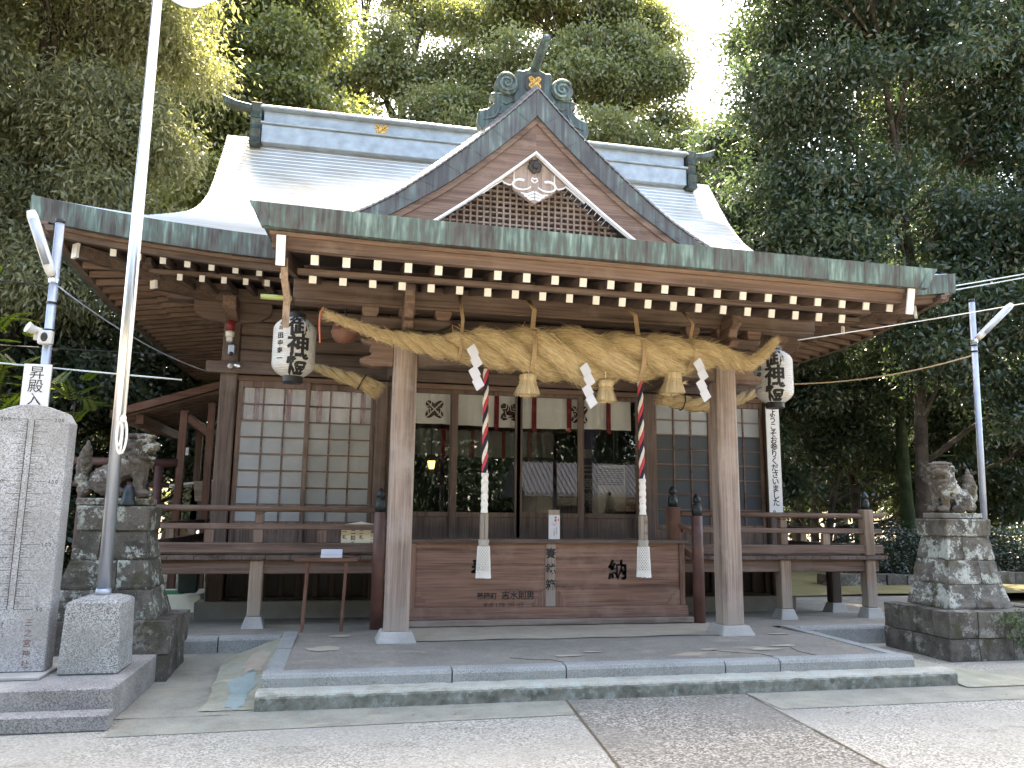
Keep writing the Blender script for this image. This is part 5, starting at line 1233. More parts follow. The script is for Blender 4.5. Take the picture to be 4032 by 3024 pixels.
part('body', MB().tube([(-1.58, FY - .16, 3.515), (-1.47, FY - .26, 3.465)], .032, 16), M_steel, CAMR, smooth=True); part('mount', MB().tube([(-1.63, FY - .062, 3.50), (-1.63, FY - .10, 3.50)], .035, 14).tube([(-1.63, FY - .10, 3.50), (-1.57, FY - .17, 3.51)], .014, 8), M_acwhite, CAMR, smooth=True)
WS = thing('welcome_sign', 'tall white sign with black vertical lettering on the right corner post', 'sign', (6.55, FY - .02, 1.6))
part('board', B(6.43, 6.655, FY - .055, FY - .035, 1.60, 3.26), M_white, WS, bevel=.002)
mm = MB(); text(mm, 'ようこそお参りくださいました。', 6.545, 3.165, .125, fy(FY - .057), pitch=.86); part('lettering', mm, M_ink, WS)
BD = thing('worship_board', 'cream notice board with brush writing and a small roof-shaped top behind the left railing', 'notice board', (.20, VY + .10, 1.02))
part('panel', MB().ext([(-.03, 1.02), (.43, 1.02), (.43, 1.385), (.21, 1.425), (-.03, 1.385)], VY + .10, VY + .115), M_cream, BD)
for s_, u, sz in (('一礼', .01, .055), ('二拍手', .115, .062), ('二礼', .215, .055), ('浅く一礼', .345, .038)): letters(BD, M_ink, s_, u, 1.30, sz, fy(VY + .098), pitch=1.2)
# ================================================================== little writing table with a notebook
TB = thing('writing_table', 'narrow red-brown table on two thin legs before the left veranda', 'table', (-.19, 9.38, .23))
part('table_top', B(-.53, .17, 9.29, 9.58, .985, 1.022), wood('red', 'x'), TB, bevel=.004)
for x in (-.40, .03):
    for y in (9.33, 9.53): part('leg', MB().bar((x + .012, y, .90), (x - .012, y, .215), .034, .034, up=(0, 1, 0)).box(x - .008, x + .032, y - .022, y + .022, .90, .984), wood('red', 'z'), TB, bevel=.003)
NB = thing('visitor_book', 'open white notebook lying on the narrow table', 'book', (-.13, 9.42, 1.023))
part('pages', MB().add([(-.25, 9.33, 1.024), (.0, 9.33, 1.024), (.02, 9.52, 1.026), (-.24, 9.52, 1.026), (-.25, 9.33, 1.052), (.0, 9.33, 1.052), (.02, 9.52, 1.115), (-.24, 9.52, 1.115)], [(3, 2, 1, 0), (4, 5, 6, 7), (0, 1, 5, 4), (1, 2, 6, 5), (2, 3, 7, 6), (3, 0, 4, 7)]) or MB().ext([(9.33, 1.024), (9.52, 1.024), (9.52, 1.115), (9.40, 1.06), (9.33, 1.055)], -.245, -.005, ax='x'), M_paper, NB, bevel=.002)
part('cover', MB().ext([(9.525, 1.03), (9.56, 1.03), (9.535, 1.122), (9.522, 1.122)], -.25, .0, ax='x'), M_black, NB)
# ================================================================== guardian lion-dogs and their pedestals
def lion(name, lb, x, y, z, mat, face, turn, mirror_tail=0, sc=1.0):
    T = thing(name, lb, 'guardian statue', (x, y, z)); mb = MB()
    def E(c, r, rot=None): mb.ball((c[0], c[1], c[2]), r, 16, 10, rot=rot)
    def cap_(a, b, r0, r1):
        a, b = Vector(a), Vector(b)
        for k in range(7): f = k / 6; p = a.lerp(b, f); E(p, (r0 + (r1 - r0) * f,) * 3)
    E((-.13, 0, .22), (.15, .14, .145)); 
    for s in (-1, 1):
        E((-.10, s * .105, .20), (.145, .065, .13)); E((.02, s * .12, .10), (.11, .05, .045)); cap_((.195, s * .075, .38), (.20, s * .085, .12), .062, .048); E((.245, s * .085, .095), (.085, .055, .04))
    cap_((-.12, 0, .25), (.13, 0, .41), .12, .125); E((.16, 0, .38), (.115, .125, .15)); E((.12, 0, .50), (.145, .145, .13))
    # head group, turned
    q = Matrix.Rotation(turn, 3, 'Z'); hc = Vector((.15, 0, .58))
    def Hd(c, r): p = hc + q @ Vector(c); mb.ball(tuple(p), r, 16, 10, rot=q)
    Hd((0, 0, .0), (.14, .14, .12)); Hd((.015, 0, .095), (.165, .145, .034)); Hd((.145, 0, -.02), (.075, .10, .042)); Hd((.12, 0, -.125), (.075, .09, .030)); Hd((.215, 0, .005), (.032, .05, .03)); Hd((.10, 0, .055), (.07, .115, .03))
    for s in (-1, 1): Hd((.105, s * .06, .045), (.04, .045, .022)); Hd((.13, s * .055, .018), (.022, .025, .018)); Hd((-.04, s * .145, .03), (.055, .025, .045)); Hd((.13, s * .075, -.06), (.03, .022, .03))
    rg = random.Random(2)
    for k in range(34):
        a = rg.uniform(.8, 2 * math.pi - .8); h = rg.uniform(-.20, .03); p = hc + q @ Vector((.15 * math.cos(a) - .01, .15 * math.sin(a), h)); mb.ball(tuple(p), (.036, .036, .036), 8, 6)
    E((-.32, 0, .13), (.07, .07, .09)); E((-.355, 0, .25), (.06, .085, .08)); E((-.345, 0, .37), (.068, .10, .13)); E((-.335, 0, .47), (.055, .075, .10)); E((-.325, 0, .555), (.026, .035, .075))
    c_, s_ = math.cos(face), math.sin(face)
    mb.v = [(x + sc * (p[0] * c_ - p[1] * s_), y + sc * (p[0] * s_ + p[1] * c_), z + sc * (p[2] + .035)) for p in mb.v]
    o = part('body', mb, mat, T, smooth=True)
    r = o.modifiers.new('remesh', 'REMESH'); r.mode = 'VOXEL'; r.voxel_size = .0095; r.use_smooth_shade = True
    sm = o.modifiers.new('smooth', 'SMOOTH'); sm.iterations = 2; sm.factor = .5
    tx = bpy.data.textures.new('stone_roughness', 'CLOUDS'); tx.noise_scale = .045; tx.noise_depth = 3; dp = o.modifiers.new('rough', 'DISPLACE'); dp.texture = tx; dp.strength = .034; dp.mid_level = .5
    sl_ = MB().box(-.34, .34, -.17, .17, 0, .075); sl_.v = [(x + sc * (p[0] * c_ - p[1] * s_), y + sc * (p[0] * s_ + p[1] * c_), z + p[2] * sc) for p in sl_.v]
    part('slab', sl_, mat, T, bevel=.012)
    return T
def rocky(mb, amp, f):      # gentle unevenness for hand-cut stone
    return mb
def pedestal(name, lb, cx, cy, mat, zt, zb, hb, ht, capw, base):
    T = thing(name, lb, 'pedestal', (cx, cy, 0))
    x0, x1, y0, y1, z1 = base
    for (za, zb_) in ((0.0, z1 * .46), (z1 * .465, z1)):         # two courses of rough blocks round a core
        for side in range(3):
            a0, a1 = ((x0, x1), (y0 + .25, y1), (y0 + .25, y1))[side]; xs = [a0]
            while xs[-1] < a1 - .25: xs.append(min(a1, xs[-1] + rng.uniform(.32, .5)))
            xs[-1] = a1
            for a, b in zip(xs, xs[1:]):
                e = rng.uniform(0, .02)
                if side == 0: bb = subd(a + .004, b - .004, y0 + e, y0 + .245, za + .003, zb_ - .003)
                elif side == 1: bb = subd(x0 + e, x0 + .22, a + .004, b - .004, za + .003, zb_ - .003)
                else: bb = subd(x1 - .22, x1 - e, a + .004, b - .004, za + .003, zb_ - .003)
                part('base_block', bb, M_pbase, T)
    part('base_core', B(x0 + .15, x1 - .15, y0 + .20, y1 - .02, .003, z1 - .02), M_pbase, T, bevel=.03)
    n = 3; zz_ = [z1 + (zb - z1) * k / n for k in range(n + 1)]
    for k in range(n):
        def hw(z, q): f = (z - z1) / (zb - z1); return hb[q] + (ht[q] - hb[q]) * f ** .72
        cut = (-.15, .22, -.3)[k]
        for (u0, u1) in ((-1, cut), (cut, 1)):
            m2 = MB(); m2.grid(lambda u, v: bl(cx, cy, hw, u0, u1, zz_[k] + .003, zz_[k + 1] - .003, u, v, k), 48, 12); part('pedestal_block', m2, mat, T)
    part('pedestal_core', MB().frus(cx, cy, z1 - .05, zb + .01, hb[0] - .05, hb[1] - .05, ht[0] - .05, ht[1] - .05), mat, T)
    part('cap_stone', MB().frus(cx, cy, zb, zt, capw[0], capw[1], capw[0] + .012, capw[1] + .012), mat, T, bevel=.012)
    return T
def bl(cx, cy, hw, u0, u1, z0, z1, u, v, k):
    """walks round the outside of one block (front, both ends, back) with rough faces and worn edges"""
    z = z0 + (z1 - z0) * v; ax, ay = hw(z, 0), hw(z, 1); t = min(3.9999, u * 4); e = .004
    xl, xr = cx + ax * u0 + e, cx + ax * u1 - e; yf, yb = cy - ay, cy + ay
    if t < 1: p = (xl + (xr - xl) * t, yf)
    elif t < 2: p = (xr, yf + (yb - yf) * (t - 1))
    elif t < 3: p = (xr + (xl - xr) * (t - 2), yb)
    else: p = (xl, yb + (yf - yb) * (t - 3))
    n_ = .016 * mnoise.noise((p[0] * 6, p[1] * 6, z * 6 + k)) + .008 * mnoise.noise((p[0] * 19, p[1] * 19, z * 19)) - (.010 if v in (0, 1) else 0)
    d = Vector((p[0] - cx, p[1] - cy)); d = d.normalized() if d.length else d
    return (p[0] + d.x * n_, p[1] + d.y * n_, z + .006 * mnoise.noise((p[0] * 9, p[1] * 9, k)))
def subd(x0, x1, y0, y1, z0, z1):
    m2 = MB()
    def nz(p): s_ = .016; return (p[0] + s_ * mnoise.noise((p[0] * 5, p[1] * 5, p[2] * 5)), p[1] + s_ * mnoise.noise((p[0] * 5 + 9, p[1] * 5, p[2] * 5)), p[2] + .004 * mnoise.noise((p[0] * 5, p[1] * 5 + 7, p[2] * 5)))
    for fn in (lambda u, v: (x0 + (x1 - x0) * u, y0, z0 + (z1 - z0) * v), lambda u, v: (x1, y0 + (y1 - y0) * u, z0 + (z1 - z0) * v), lambda u, v: (x1 + (x0 - x1) * u, y1, z0 + (z1 - z0) * v), lambda u, v: (x0, y1 + (y0 - y1) * u, z0 + (z1 - z0) * v), lambda u, v: (x0 + (x1 - x0) * u, y0 + (y1 - y0) * v, z1)):
        m2.grid(lambda u, v: nz(fn(u, v)), 10, 6)
    return m2
pedestal('stone_pedestal', 'dark stepped stone pedestal with pale lichen behind the flagpole', -2.12, 8.29, M_ped, 1.575, 1.345, (.47, .38), (.295, .23), (.31, .245), (-2.75, -1.50, 7.84, 8.72, .55))
pedestal('stone_pedestal', 'pale flaking stone pedestal with moss right of the platform', 7.20, 8.29, M_pedR, 1.545, 1.345, (.44, .36), (.285, .225), (.305, .245), (6.55, 8.15, 7.70, 8.80, .53))
lion('guardian_lion', 'dark weathered stone lion-dog sitting left, facing the shrine steps, behind the flagpole', -2.16, 8.28, 1.576, M_lionL, 0, R(-22), sc=.95)
lion('guardian_lion', 'pale lichen-covered stone lion-dog sitting on the right pedestal before the dark trees', 7.22, 8.30, 1.546, M_lionR, R(188), R(34), sc=.92)
tag(part('stone_bell', MB().lathe([(.075, 0), (.078, .02), (.06, .06), (.052, .12), (.04, .19), (.015, .20)], (-2.02, 8.10, 1.576), 18), M_bronze, org=(-2.02, 8.10, 1.576), smooth=True), 'small dark bell-shaped vessel between the paws of the left lion-dog', 'vessel')
# ================================================================== height-measuring stone, flagpole, their stepped plinth
SP = thing('stepped_plinth', 'two-step concrete plinth under the measuring stone and flagpole', 'plinth', (-2.6, 7.2, 0))
part('upper_step', B(-4.6, -1.60, 6.47, 8.03, .0, .26), M_base, SP, bevel=.012); part('lower_step', B(-4.6, -1.575, 6.29, 6.468, .0, .115), M_base, SP, bevel=.01)
HS = thing('measuring_stone', 'tall pale granite stone engraved with a height scale and shrine lettering', 'stone', (-2.55, 7.15, .26))
hx0, hx1, hyf = -2.83, -2.245, 7.0
part('foot_slab', B(-3.0, -2.21, 6.80, 7.40, .262, .285), M_stone, HS, bevel=.004)
top = [(hx0, 2.24)] + [(hx0 + (hx1 - hx0) * k / 12, 2.30 + .085 * math.sin(math.pi * k / 12)) for k in range(1, 12)] + [(hx1, 2.24)]
part('slab', MB().ext([(hx0, .286), (hx1, .286)] + top[::-1], hyf, 7.20), M_granite, HS, bevel=.008)
mm = MB(); f_ = fy(hyf - .0015); c0 = -2.53
def ln(x0, x1, z0, z1): mm.add([f_(x0, z0), f_(x1, z0), f_(x1, z1), f_(x0, z1)], [(0, 1, 2, 3)])
for s in (-1, 1):
    ln(*sorted((c0 + s * .022, c0 + s * .027)), .76, 2.26)
    for k in range(0, 151):
        L = .135 if k % 50 == 0 else (.10 if k % 10 == 0 else (.045 if k % 5 == 0 else .027)); z = .76 + k * .01
        if k % 2 == 0 or k % 5 == 0: ln(*sorted((c0 + s * .027, c0 + s * (.027 + L))), z - .0014, z + .0014)
for s in (-1, 1):
    for z, t_ in ((2.26, '200'), (1.76, '150'), (1.26, '100'), (.76, '50')): text(mm, t_, c0 + s * .20 - .018 + (.01 if t_ == '50' else 0), z, .042, f_, False, bold=False)
part('scale', mm, M_ink, HS)
mm = MB(); text(mm, '三之宮神社', -2.385, .66, .062, f_, pitch=1.26, bold=False); text(mm, 'せいくらべ石', -2.585, .645, .062, f_, pitch=1.26, bold=False); part('lettering', mm, M_inkred, HS)
FP = thing('flagpole', 'tall shining steel flagpole on a square granite base with coiled rope', 'flagpole', (-1.92, 7.18, .26))
part('pole_base', MB().ext([(-2.14, .262), (-1.70, .262), (-1.72, .80), (-1.735, .82), (-2.105, .82), (-2.12, .80)], 6.95, 7.40).frus(-1.92, 7.175, .8205, .85, .18, .21, .10, .10), M_granite2, FP, bevel=.012)
part('pole', MB().tube([(-1.915, 7.18, .84), (-1.93, 7.18, 3.5), (-1.945, 7.18, 8.6)], [.052, .046, .034], 20), M_steel, FP, smooth=True); part('collar', MB().tube([(-1.915, 7.18, .845), (-1.915, 7.18, .90)], .058, 20), M_galv, FP, smooth=True)
part('halyard', MB().tube([(-1.865, 7.12, 2.30), (-1.868, 7.12, 3.4), (-1.90, 7.13, 8.4)], .011, 8).tube([(-1.865, 7.12, 2.31)] + [(-1.866 + .038 * math.sin(a), 7.10, 2.12 - .15 * math.cos(a) + .03) for a in [k * math.pi / 8 for k in range(17)]], .010, 8).tube([(-1.885 + .02 * math.sin(a), 7.09, 2.17 - .10 * math.cos(a)) for a in [k * math.pi / 8 for k in range(17)]], .010, 8).ball((-1.866, 7.10, 2.30), (.026, .026, .034)), M_cotton, FP, smooth=True)
part('flag', MB().grid(lambda u, v: (-1.90 + .80 * u, 7.16 + .06 * math.sin(u * 7 + v * 2), 8.25 - (1 - v) * (1.93 + .10 * math.sin(u * 3.1) - .35 * u * u * u) - .05 * u), 30, 20), M_paper, FP, smooth=True)
# ================================================================== lamp posts and signboard
def lamp_post(lb, x0, y, ztop, tilt, d, head_mat, zr, hz=.66):
    T = thing('lamp_post', lb, 'lamp post', (x0, y, fl(y)))
    tp = (x0 + tilt, y, ztop); part('pole', MB().tube([(x0, y, fl(y) - .02), tp], .046, 16), M_galv, T, smooth=True); part('pole_cap', MB().tube([tp, (tp[0], y, ztop + .05)], .049, 14), M_black, T, smooth=True)
    a = Vector((x0 + tilt * .9 + d * .0, y - .07, ztop - .62)); b = a + Vector((d * .52, -.16, hz)); dv = (b - a).normalized()
    hd = part('lamp_head', MB().tube([a, a + dv * .06, a + dv * .12, b - dv * .06, b], [.042, .052, .055, .055, .04], 12), M_acwhite, T, smooth=True)
    part('lens', MB().tube([a + dv * .14 + Vector((-.008 * d, -.030, -.018)), b - dv * .08 + Vector((-.008 * d, -.030, -.018))], .034, 10), M_galv, hd, smooth=True)
    part('bracket', MB().tube([a - dv * .03, Vector((x0 + tilt * .9, y, ztop - .62))], .02, 8).lathe([(.056, -.02), (.056, .03)], (x0 + tilt * .88, y, ztop - .66), 14), M_steel, T)
    for z in zr: part('strap', MB().lathe([(.053, -.012), (.053, .012)], (x0 + tilt * (z / ztop), y, z), 14), M_black, T)
    return T
LPL = lamp_post('grey lamp post left of the shrine with entrance sign and loudspeaker', -3.16, 9.0, 4.62, -.03, -.42, M_acwhite, (3.72, 3.42))
lb_ = part('loudspeaker', MB().tube([(-3.34, 8.86, 3.42), (-3.30, 8.90, 3.40), (-3.24, 8.96, 3.40)], [.062, .045, .03], 14).box(-3.30, -3.24, 8.93, 8.99, 3.30, 3.42), M_acwhite, LPL)
part('junction_box', B(-3.245, -3.105, 8.88, 8.952, 3.25, 3.40), M_acwhite, LPL, bevel=.012); part('hood', MB().ball((-3.18, 8.878, 3.325), (.035, .012, .05)), M_black, LPL, smooth=True)
ES = thing('entrance_sign', 'white upright entrance sign with four black characters behind the measuring stone', 'sign', (-3.21, 8.92, 2.1))
part('board', B(-3.345, -3.08, 8.90, 8.925, 2.15, 3.035), M_white, ES, bevel=.003); mm = MB(); text(mm, '昇殿入口', -3.215, 2.945, .150, fy(8.897), pitch=.94, bold=False); part('lettering', mm, M_ink, ES)
lamp_post('grey-blue lamp post right of the shrine with long tilted lamp head', 9.65, 10.5, 5.02, .16, 1.06, M_acwhite, (4.2, 4.3), .56)
def wire(pts, r, mat, lb):
    o = part('overhead_wire', MB().tube(pts, r, 5), mat, org=pts[0], smooth=True); return tag(o, lb, 'wire')
def sag(a, b, s, n=14): a, b = Vector(a), Vector(b); return [tuple(a.lerp(b, k / n) - Vector((0, 0, s * 4 * (k / n) * (1 - k / n)))) for k in range(n + 1)]
wire(sag((6.2, 9.8, 4.03), (14.5, 9.8, 5.85), .05), .008, M_cotton, 'straight pale wire from under the right eaves rising past the lamp head')
wire(sag((8.3, 9.8, 4.90), (14.5, 9.8, 6.38), .04), .010, M_teal, 'upper of two pale blue wires meeting the right eave corner')
wire(sag((8.3, 9.8, 4.83), (14.5, 9.8, 6.30), .02), .010, M_teal, 'lower of two pale blue wires meeting the right eave corner')
wire(sag((9.68, 10.46, 4.12), (6.6, 11.1, 3.62), .12), .012, M_cord, 'slack brown cable from the right lamp post to the hall')
wire(sag((-9, 9, 3.42), (-1.85, 9.2, 2.98), .03), .010, M_teal, 'pale blue wire crossing behind the flagpole at sign height')
wire(sag((-9, 9, 4.30), (-3.2, 9, 3.92), .06), .007, M_black, 'thin dark cable running left from the lamp post')
wire(sag((-3.15, 9, 3.92), (-1.9, 11.1, 3.40), .10), .008, M_galv, 'thin grey cable from the left lamp post down to the hall')
wire(sag((-9, 9.1, 3.40), (-1.86, 11.1, 3.62), .05), .009, M_black, 'black cable crossing behind the beacon-side flagpole')
# ================================================================== things beside and behind the hall on the left
SH = thing('side_shed', 'open lean-to of bare timber with a sloping roof left of the hall', 'shed', (-2.6, 14, .13))
def slab(x0, z0, x1, z1, y0, y1, t): return MB().ext([(x0, z0), (x1, z1), (x1, z1 + t), (x0, z0 + t)], y0, y1)
rf_ = part('roof', slab(-3.85, 3.06, -1.88, 3.72, 14.0, 17.0, .05), wood('dark', 'y'), SH); part('roof_edge', slab(-3.88, 3.03, -1.88, 3.70, 13.95, 13.998, .13), wood('red', 'x'), rf_)
mm = MB()
for k in range(14): mm.bar((-3.84, 14.15 + k * .21, 3.03), (-1.9, 14.15 + k * .21, 3.68), .04, .05)
part('roof_battens', mm, wood('warm', 'x'), rf_)
for x in (-2.74, -2.30): part('post', B(x - .06, x + .06, 14.02, 14.14, .12, 3.12 + (x + 3.0) * .33), wood('red', 'z'), SH, bevel=.006)
part('post', B(-2.95, -2.83, 16.4, 16.52, .12, 3.2), wood('warm', 'z'), SH); part('beam', MB().bar((-2.74, 14.1, 3.10), (-2.74, 17, 3.10), .11, .14), wood('warm', 'y'), SH); part('beam', MB().bar((-3.45, 14.1, 3.04), (-3.45, 17, 3.04), .12, .16), wood('red', 'y'), SH)
part('brace', MB().bar((-2.70, 14.06, 3.10), (-2.30, 14.06, 2.80), .05, .10), wood('red', 'x'), SH); part('switch_plate', B(-2.665, -2.62, 14.0, 14.018, 2.45, 2.58), M_acwhite, SH)
TO = thing('small_torii', 'faded red log gate with round crossbeams behind the left lion-dog', 'torii gate', (-3.4, 13.2, .13))
part('crossbeam', MB().tube([(-4.25, 13.2, 2.27), (-2.62, 13.2, 2.27)], .062, 14), M_torii, TO, smooth=True); part('tie_beam', MB().tube([(-4.1, 13.2, 1.92), (-2.72, 13.2, 1.92)], .042, 12), M_torii, TO, smooth=True)
for x in (-2.88, -3.95): part('post', MB().tube([(x, 13.2, .1), (x, 13.2, 2.22)], .068, 14), M_torii, TO, smooth=True)
KI = thing('notice_stand', 'dark little stand with a pale metal roof behind the shed posts', 'stand', (-2.45, 16.5, .13))
part('roof', slab(-3.35, 1.98, -2.0, 2.16, 16.2, 17.2, .04), M_teal, KI); part('cabinet', B(-2.95, -2.1, 16.4, 17.0, 1.2, 1.95), M_bag, KI); part('shelf', B(-2.95, -2.1, 16.3, 17.0, 1.15, 1.18), M_acwhite, KI)
for x in (-2.9, -2.15): part('leg', B(x - .03, x + .03, 16.45, 16.51, .12, 1.15), wood('dark', 'z'), KI)
OBX = thing('wooden_drum_box', 'plain tapered wooden box on a post behind the shed', 'box', (-2.42, 15.2, .13))
part('box', MB().frus(-2.52, 15.2, 1.70, 2.06, .13, .13, .17, .15), wood('tan', 'x'), OBX, bevel=.006); part('post', B(-2.55, -2.49, 15.17, 15.23, .12, 1.70), wood('mid', 'z'), OBX)
PL = thing('side_step', 'low cream concrete step with a green mat left of the hall', 'step', (-2.3, 12.4, .13))
part('step', B(-3.4, -1.95, 12.1, 13.0, .10, .36), M_cream, PL, bevel=.01); part('mat', B(-2.9, -2.2, 12.12, 12.6, .362, .375), M_grassgreen, PL)
tag(part('rubbish_bin', MB().frus(-2.10, 11.95, .40, .70, .13, .08, .14, .09), M_bag, org=(-2.10, 11.95, .40), bevel=.02), 'dark translucent container standing by the side step under the veranda', 'container')

# ================================================================== trees and shrubs
def crown_mesh(lobes, n, L, W, seed, per=16, sr=.30, flat=.45, droop=.25, hollow=.45, tints=None, tvar=.28, up_bias=.6, brown=0.0, cs=1.3, sub=15, cf=7):
    """leaf-sized faces gathered in sprays through the volume of the lobes (x, y, z, r[, zscale])"""
    g = np.random.default_rng(seed)
    if sub:                                           # break every lobe into separate leafy clumps with gaps between
        out = []
        for l in lobes:
            for _ in range(sub):
                e = g.normal(size=3); e /= np.linalg.norm(e); r_ = l[3] * g.uniform(.28, .48); f_ = l[3] * g.uniform(.25, .98); out.append((l[0] + e[0] * f_, l[1] + e[1] * f_, l[2] + e[2] * f_ * .85, r_, .62))
        lobes = out
    lob = np.array([(l[0], l[1], l[2], l[3], (l[4] if len(l) > 4 else .8)) for l in lobes]); wts = lob[:, 3] ** 2; wts /= wts.sum()
    ns = n // per; li = g.choice(len(lob), ns, p=wts); d = g.normal(size=(ns, 3)); d /= np.linalg.norm(d, axis=1)[:, None]
    rr = hollow + (1 - hollow) * g.random(ns) ** .7
    bumpy = 1 + .22 * np.sin(d[:, 0] * 5 + li) * np.cos(d[:, 1] * 6 + li * 2) + .12 * np.sin(d[:, 2] * 9 + li * 3)
    sc = np.stack([lob[li, 3], lob[li, 3], lob[li, 3] * lob[li, 4]], 1)
    S = lob[li, :3] + d * sc * (rr * bumpy)[:, None]
    st = (lob[li, 0] * 0 + g.normal(0, .5, len(lob))[li]) * tvar * .6 + g.normal(0, .5, ns) * tvar * .7 + .45
    if brown:                                         # whole sprays gone brown, in patches
        patch = g.random(len(lob)) < brown * 2; st = np.where(g.random(ns) < np.where(patch[li], .62, .04), .84 + .14 * g.random(ns), np.minimum(st, .66))
    core = ns // cf                                    # the dense inside of the crown: fewer, larger leaf clumps
    k = np.repeat(np.arange(ns), per); m = len(k)
    P = S[k] + g.normal(size=(m, 3)) * np.array([sr, sr, sr * flat])
    D = g.normal(size=(m, 3)) * .7 + d[k] * .7 + np.array([0, 0, -droop]); D /= np.linalg.norm(D, axis=1)[:, None]
    U = g.normal(size=(m, 3)) * .7 + np.array([0, 0, up_bias]); Sd = np.cross(D, U); Sd /= np.linalg.norm(Sd, axis=1)[:, None] + 1e-9
    Ls = L * g.uniform(.65, 1.25, m)[:, None]; Ws = W * g.uniform(.7, 1.2, m)[:, None]; Up = np.cross(Sd, D)
    V = np.stack([P, P + D * Ls * .45 + Sd * Ws * .5 + Up * Ws * .12, P + D * Ls - Up * Ls * .10, P + D * Ls * .45 - Sd * Ws * .5 + Up * Ws * .12], 1).reshape(-1, 3)
    T = (st[k] + g.normal(0, .5, m) * .10)
    ci = g.choice(len(lob), core, p=wts); cdir = g.normal(size=(core, 3)); cdir /= np.linalg.norm(cdir, axis=1)[:, None]
    CP = lob[ci, :3] + cdir * np.stack([lob[ci, 3], lob[ci, 3], lob[ci, 3] * lob[ci, 4]], 1) * (.72 * g.random(core) ** .4)[:, None]
    a1 = g.normal(size=(core, 3)); a1 /= np.linalg.norm(a1, axis=1)[:, None]; a2 = np.cross(a1, g.normal(size=(core, 3))); a2 /= np.linalg.norm(a2, axis=1)[:, None] + 1e-9
    CL = (L * cs * g.uniform(.6, 1.2, core))[:, None]
    V = np.concatenate([V, np.stack([CP - a1 * CL, CP + a2 * CL * .5, CP + a1 * CL, CP - a2 * CL * .5], 1).reshape(-1, 3)]); T = np.concatenate([T, g.normal(.35, .1, core)]); m += core
    me = bpy.data.meshes.new('crown'); me.vertices.add(len(V)); me.vertices.foreach_set('co', V.astype(np.float32).ravel())
    me.loops.add(4 * m); me.loops.foreach_set('vertex_index', np.arange(4 * m, dtype=np.int32)); me.polygons.add(m)
    me.polygons.foreach_set('loop_start', np.arange(0, 4 * m, 4, dtype=np.int32))
    at = me.attributes.new('tint', 'FLOAT', 'FACE'); at.data.foreach_set('value', T.astype(np.float32)); me.update(calc_edges=True)
    return me, S, d
def tree(name, lb, cat, base, lobes, leaf, n, L, W, seed, r0=.28, group=None, limbs=True, lean=(0, 0), twigs=60, **kw):
    T = thing(name, lb, cat, base, group); bx, by, bz = base
    me, S, d = crown_mesh([(l[0] - bx, l[1] - by, l[2] - bz) + tuple(l[3:]) for l in lobes], n, L, W, seed, **kw); me.materials.append(leaf)
    o = bpy.data.objects.new('crown', me); COL.objects.link(o); o.parent = T; ORG[o] = Vector(base)
    mb = MB(); rg = random.Random(seed); zt = max(l[2] for l in lobes) * .8; cx = sum(l[0] for l in lobes) / len(lobes); cy = sum(l[1] for l in lobes) / len(lobes)
    path = [Vector((bx + (cx - bx) * f ** 1.5 + .12 * math.sin(f * 5 + seed), by + (cy - by) * f ** 1.5 + .1 * math.cos(f * 6 + seed), bz + (zt - bz) * f)) for f in [k / 9 for k in range(10)]]
    path[0] = Vector((bx, by, bz - .15)); mb.tube(path, [r0 * (1.25 if k == 0 else 1) * (1 - .085 * k) for k in range(10)], 12)
    if limbs:
        for l in lobes:
            c = Vector(l[:3]); zz3 = max(bz + .8, c.z - l[3] * 1.1 - .12 * math.dist(c[:2], (cx, cy))); f = min(.95, max(.15, (zz3 - bz) / (zt - bz))); i = min(8, int(f * 9)); a = path[i].lerp(path[i + 1], f * 9 - i) if f * 9 - i < 1 else path[i + 1]
            mid = a.lerp(c, .55) + Vector((rg.gauss(0, .15), rg.gauss(0, .15), -.10 * l[3])); rr = r0 * .42 * min(1, l[3] / 2.2)
            mb.tube([a, a.lerp(mid, .5) + Vector((0, 0, .08)), mid, mid.lerp(c, .6), c], [rr, rr * .8, rr * .6, rr * .42, rr * .2], 8)
            for _ in range(5):
                e = c + Vector((rg.gauss(0, .5), rg.gauss(0, .5), rg.gauss(.25, .4))) * l[3] * 1.1; mb.tube([mid, mid.lerp(e, .5) + Vector((rg.gauss(0, .12), rg.gauss(0, .12), .05)), e], [rr * .34, rr * .22, rr * .07], 5)
    part('trunk', mb, M_bark, T, smooth=True)
    return T
# left: cedar with browning sprays, sunlit broadleaf dome, dark understorey
tree('cedar_tree', 'tall feathery cedar with rusty brown sprays behind the flagpole', 'tree', (-7.0, 17.2, .0), [(-6.6, 16.6, 7.4, 2.1), (-7.8, 16.2, 10.2, 2.4), (-5.3, 16.2, 9.4, 1.9), (-6.0, 16.6, 12.6, 2.4), (-4.7, 16.2, 6.9, 1.5), (-9.4, 17.5, 8.2, 2.0), (-9.3, 17, 12.0, 2.4), (-4.4, 16.4, 11.9, 1.5), (-5.7, 15.8, 6.0, 1.3), (-4.5, 16.2, 9.2, 1.3), (-7, 16, 14.8, 2.4)], L_cedar, 280000, .15, .042, 11, r0=.34, per=22, sr=.26, flat=.8, droop=.9, brown=.09, hollow=.30, up_bias=.2, cf=9, sub=16)
tree('sunlit_tree', 'domed bright green broadleaf tree left behind the main ridge', 'tree', (-3.6, 23.2, .0), [(-2.9, 22, 13.3, 2.2), (-4.6, 22, 12.0, 2.2), (-3.6, 22.5, 10.4, 2.4), (-2.4, 22, 16.2, 1.7), (-2.0, 21.8, 11.2, 1.6), (-5.0, 22, 15.2, 1.8), (-1.9, 22.0, 13.0, 1.3), (-3.4, 22.2, 17.6, 1.6)], L_bright, 170000, .15, .085, 12, per=18, sr=.26)
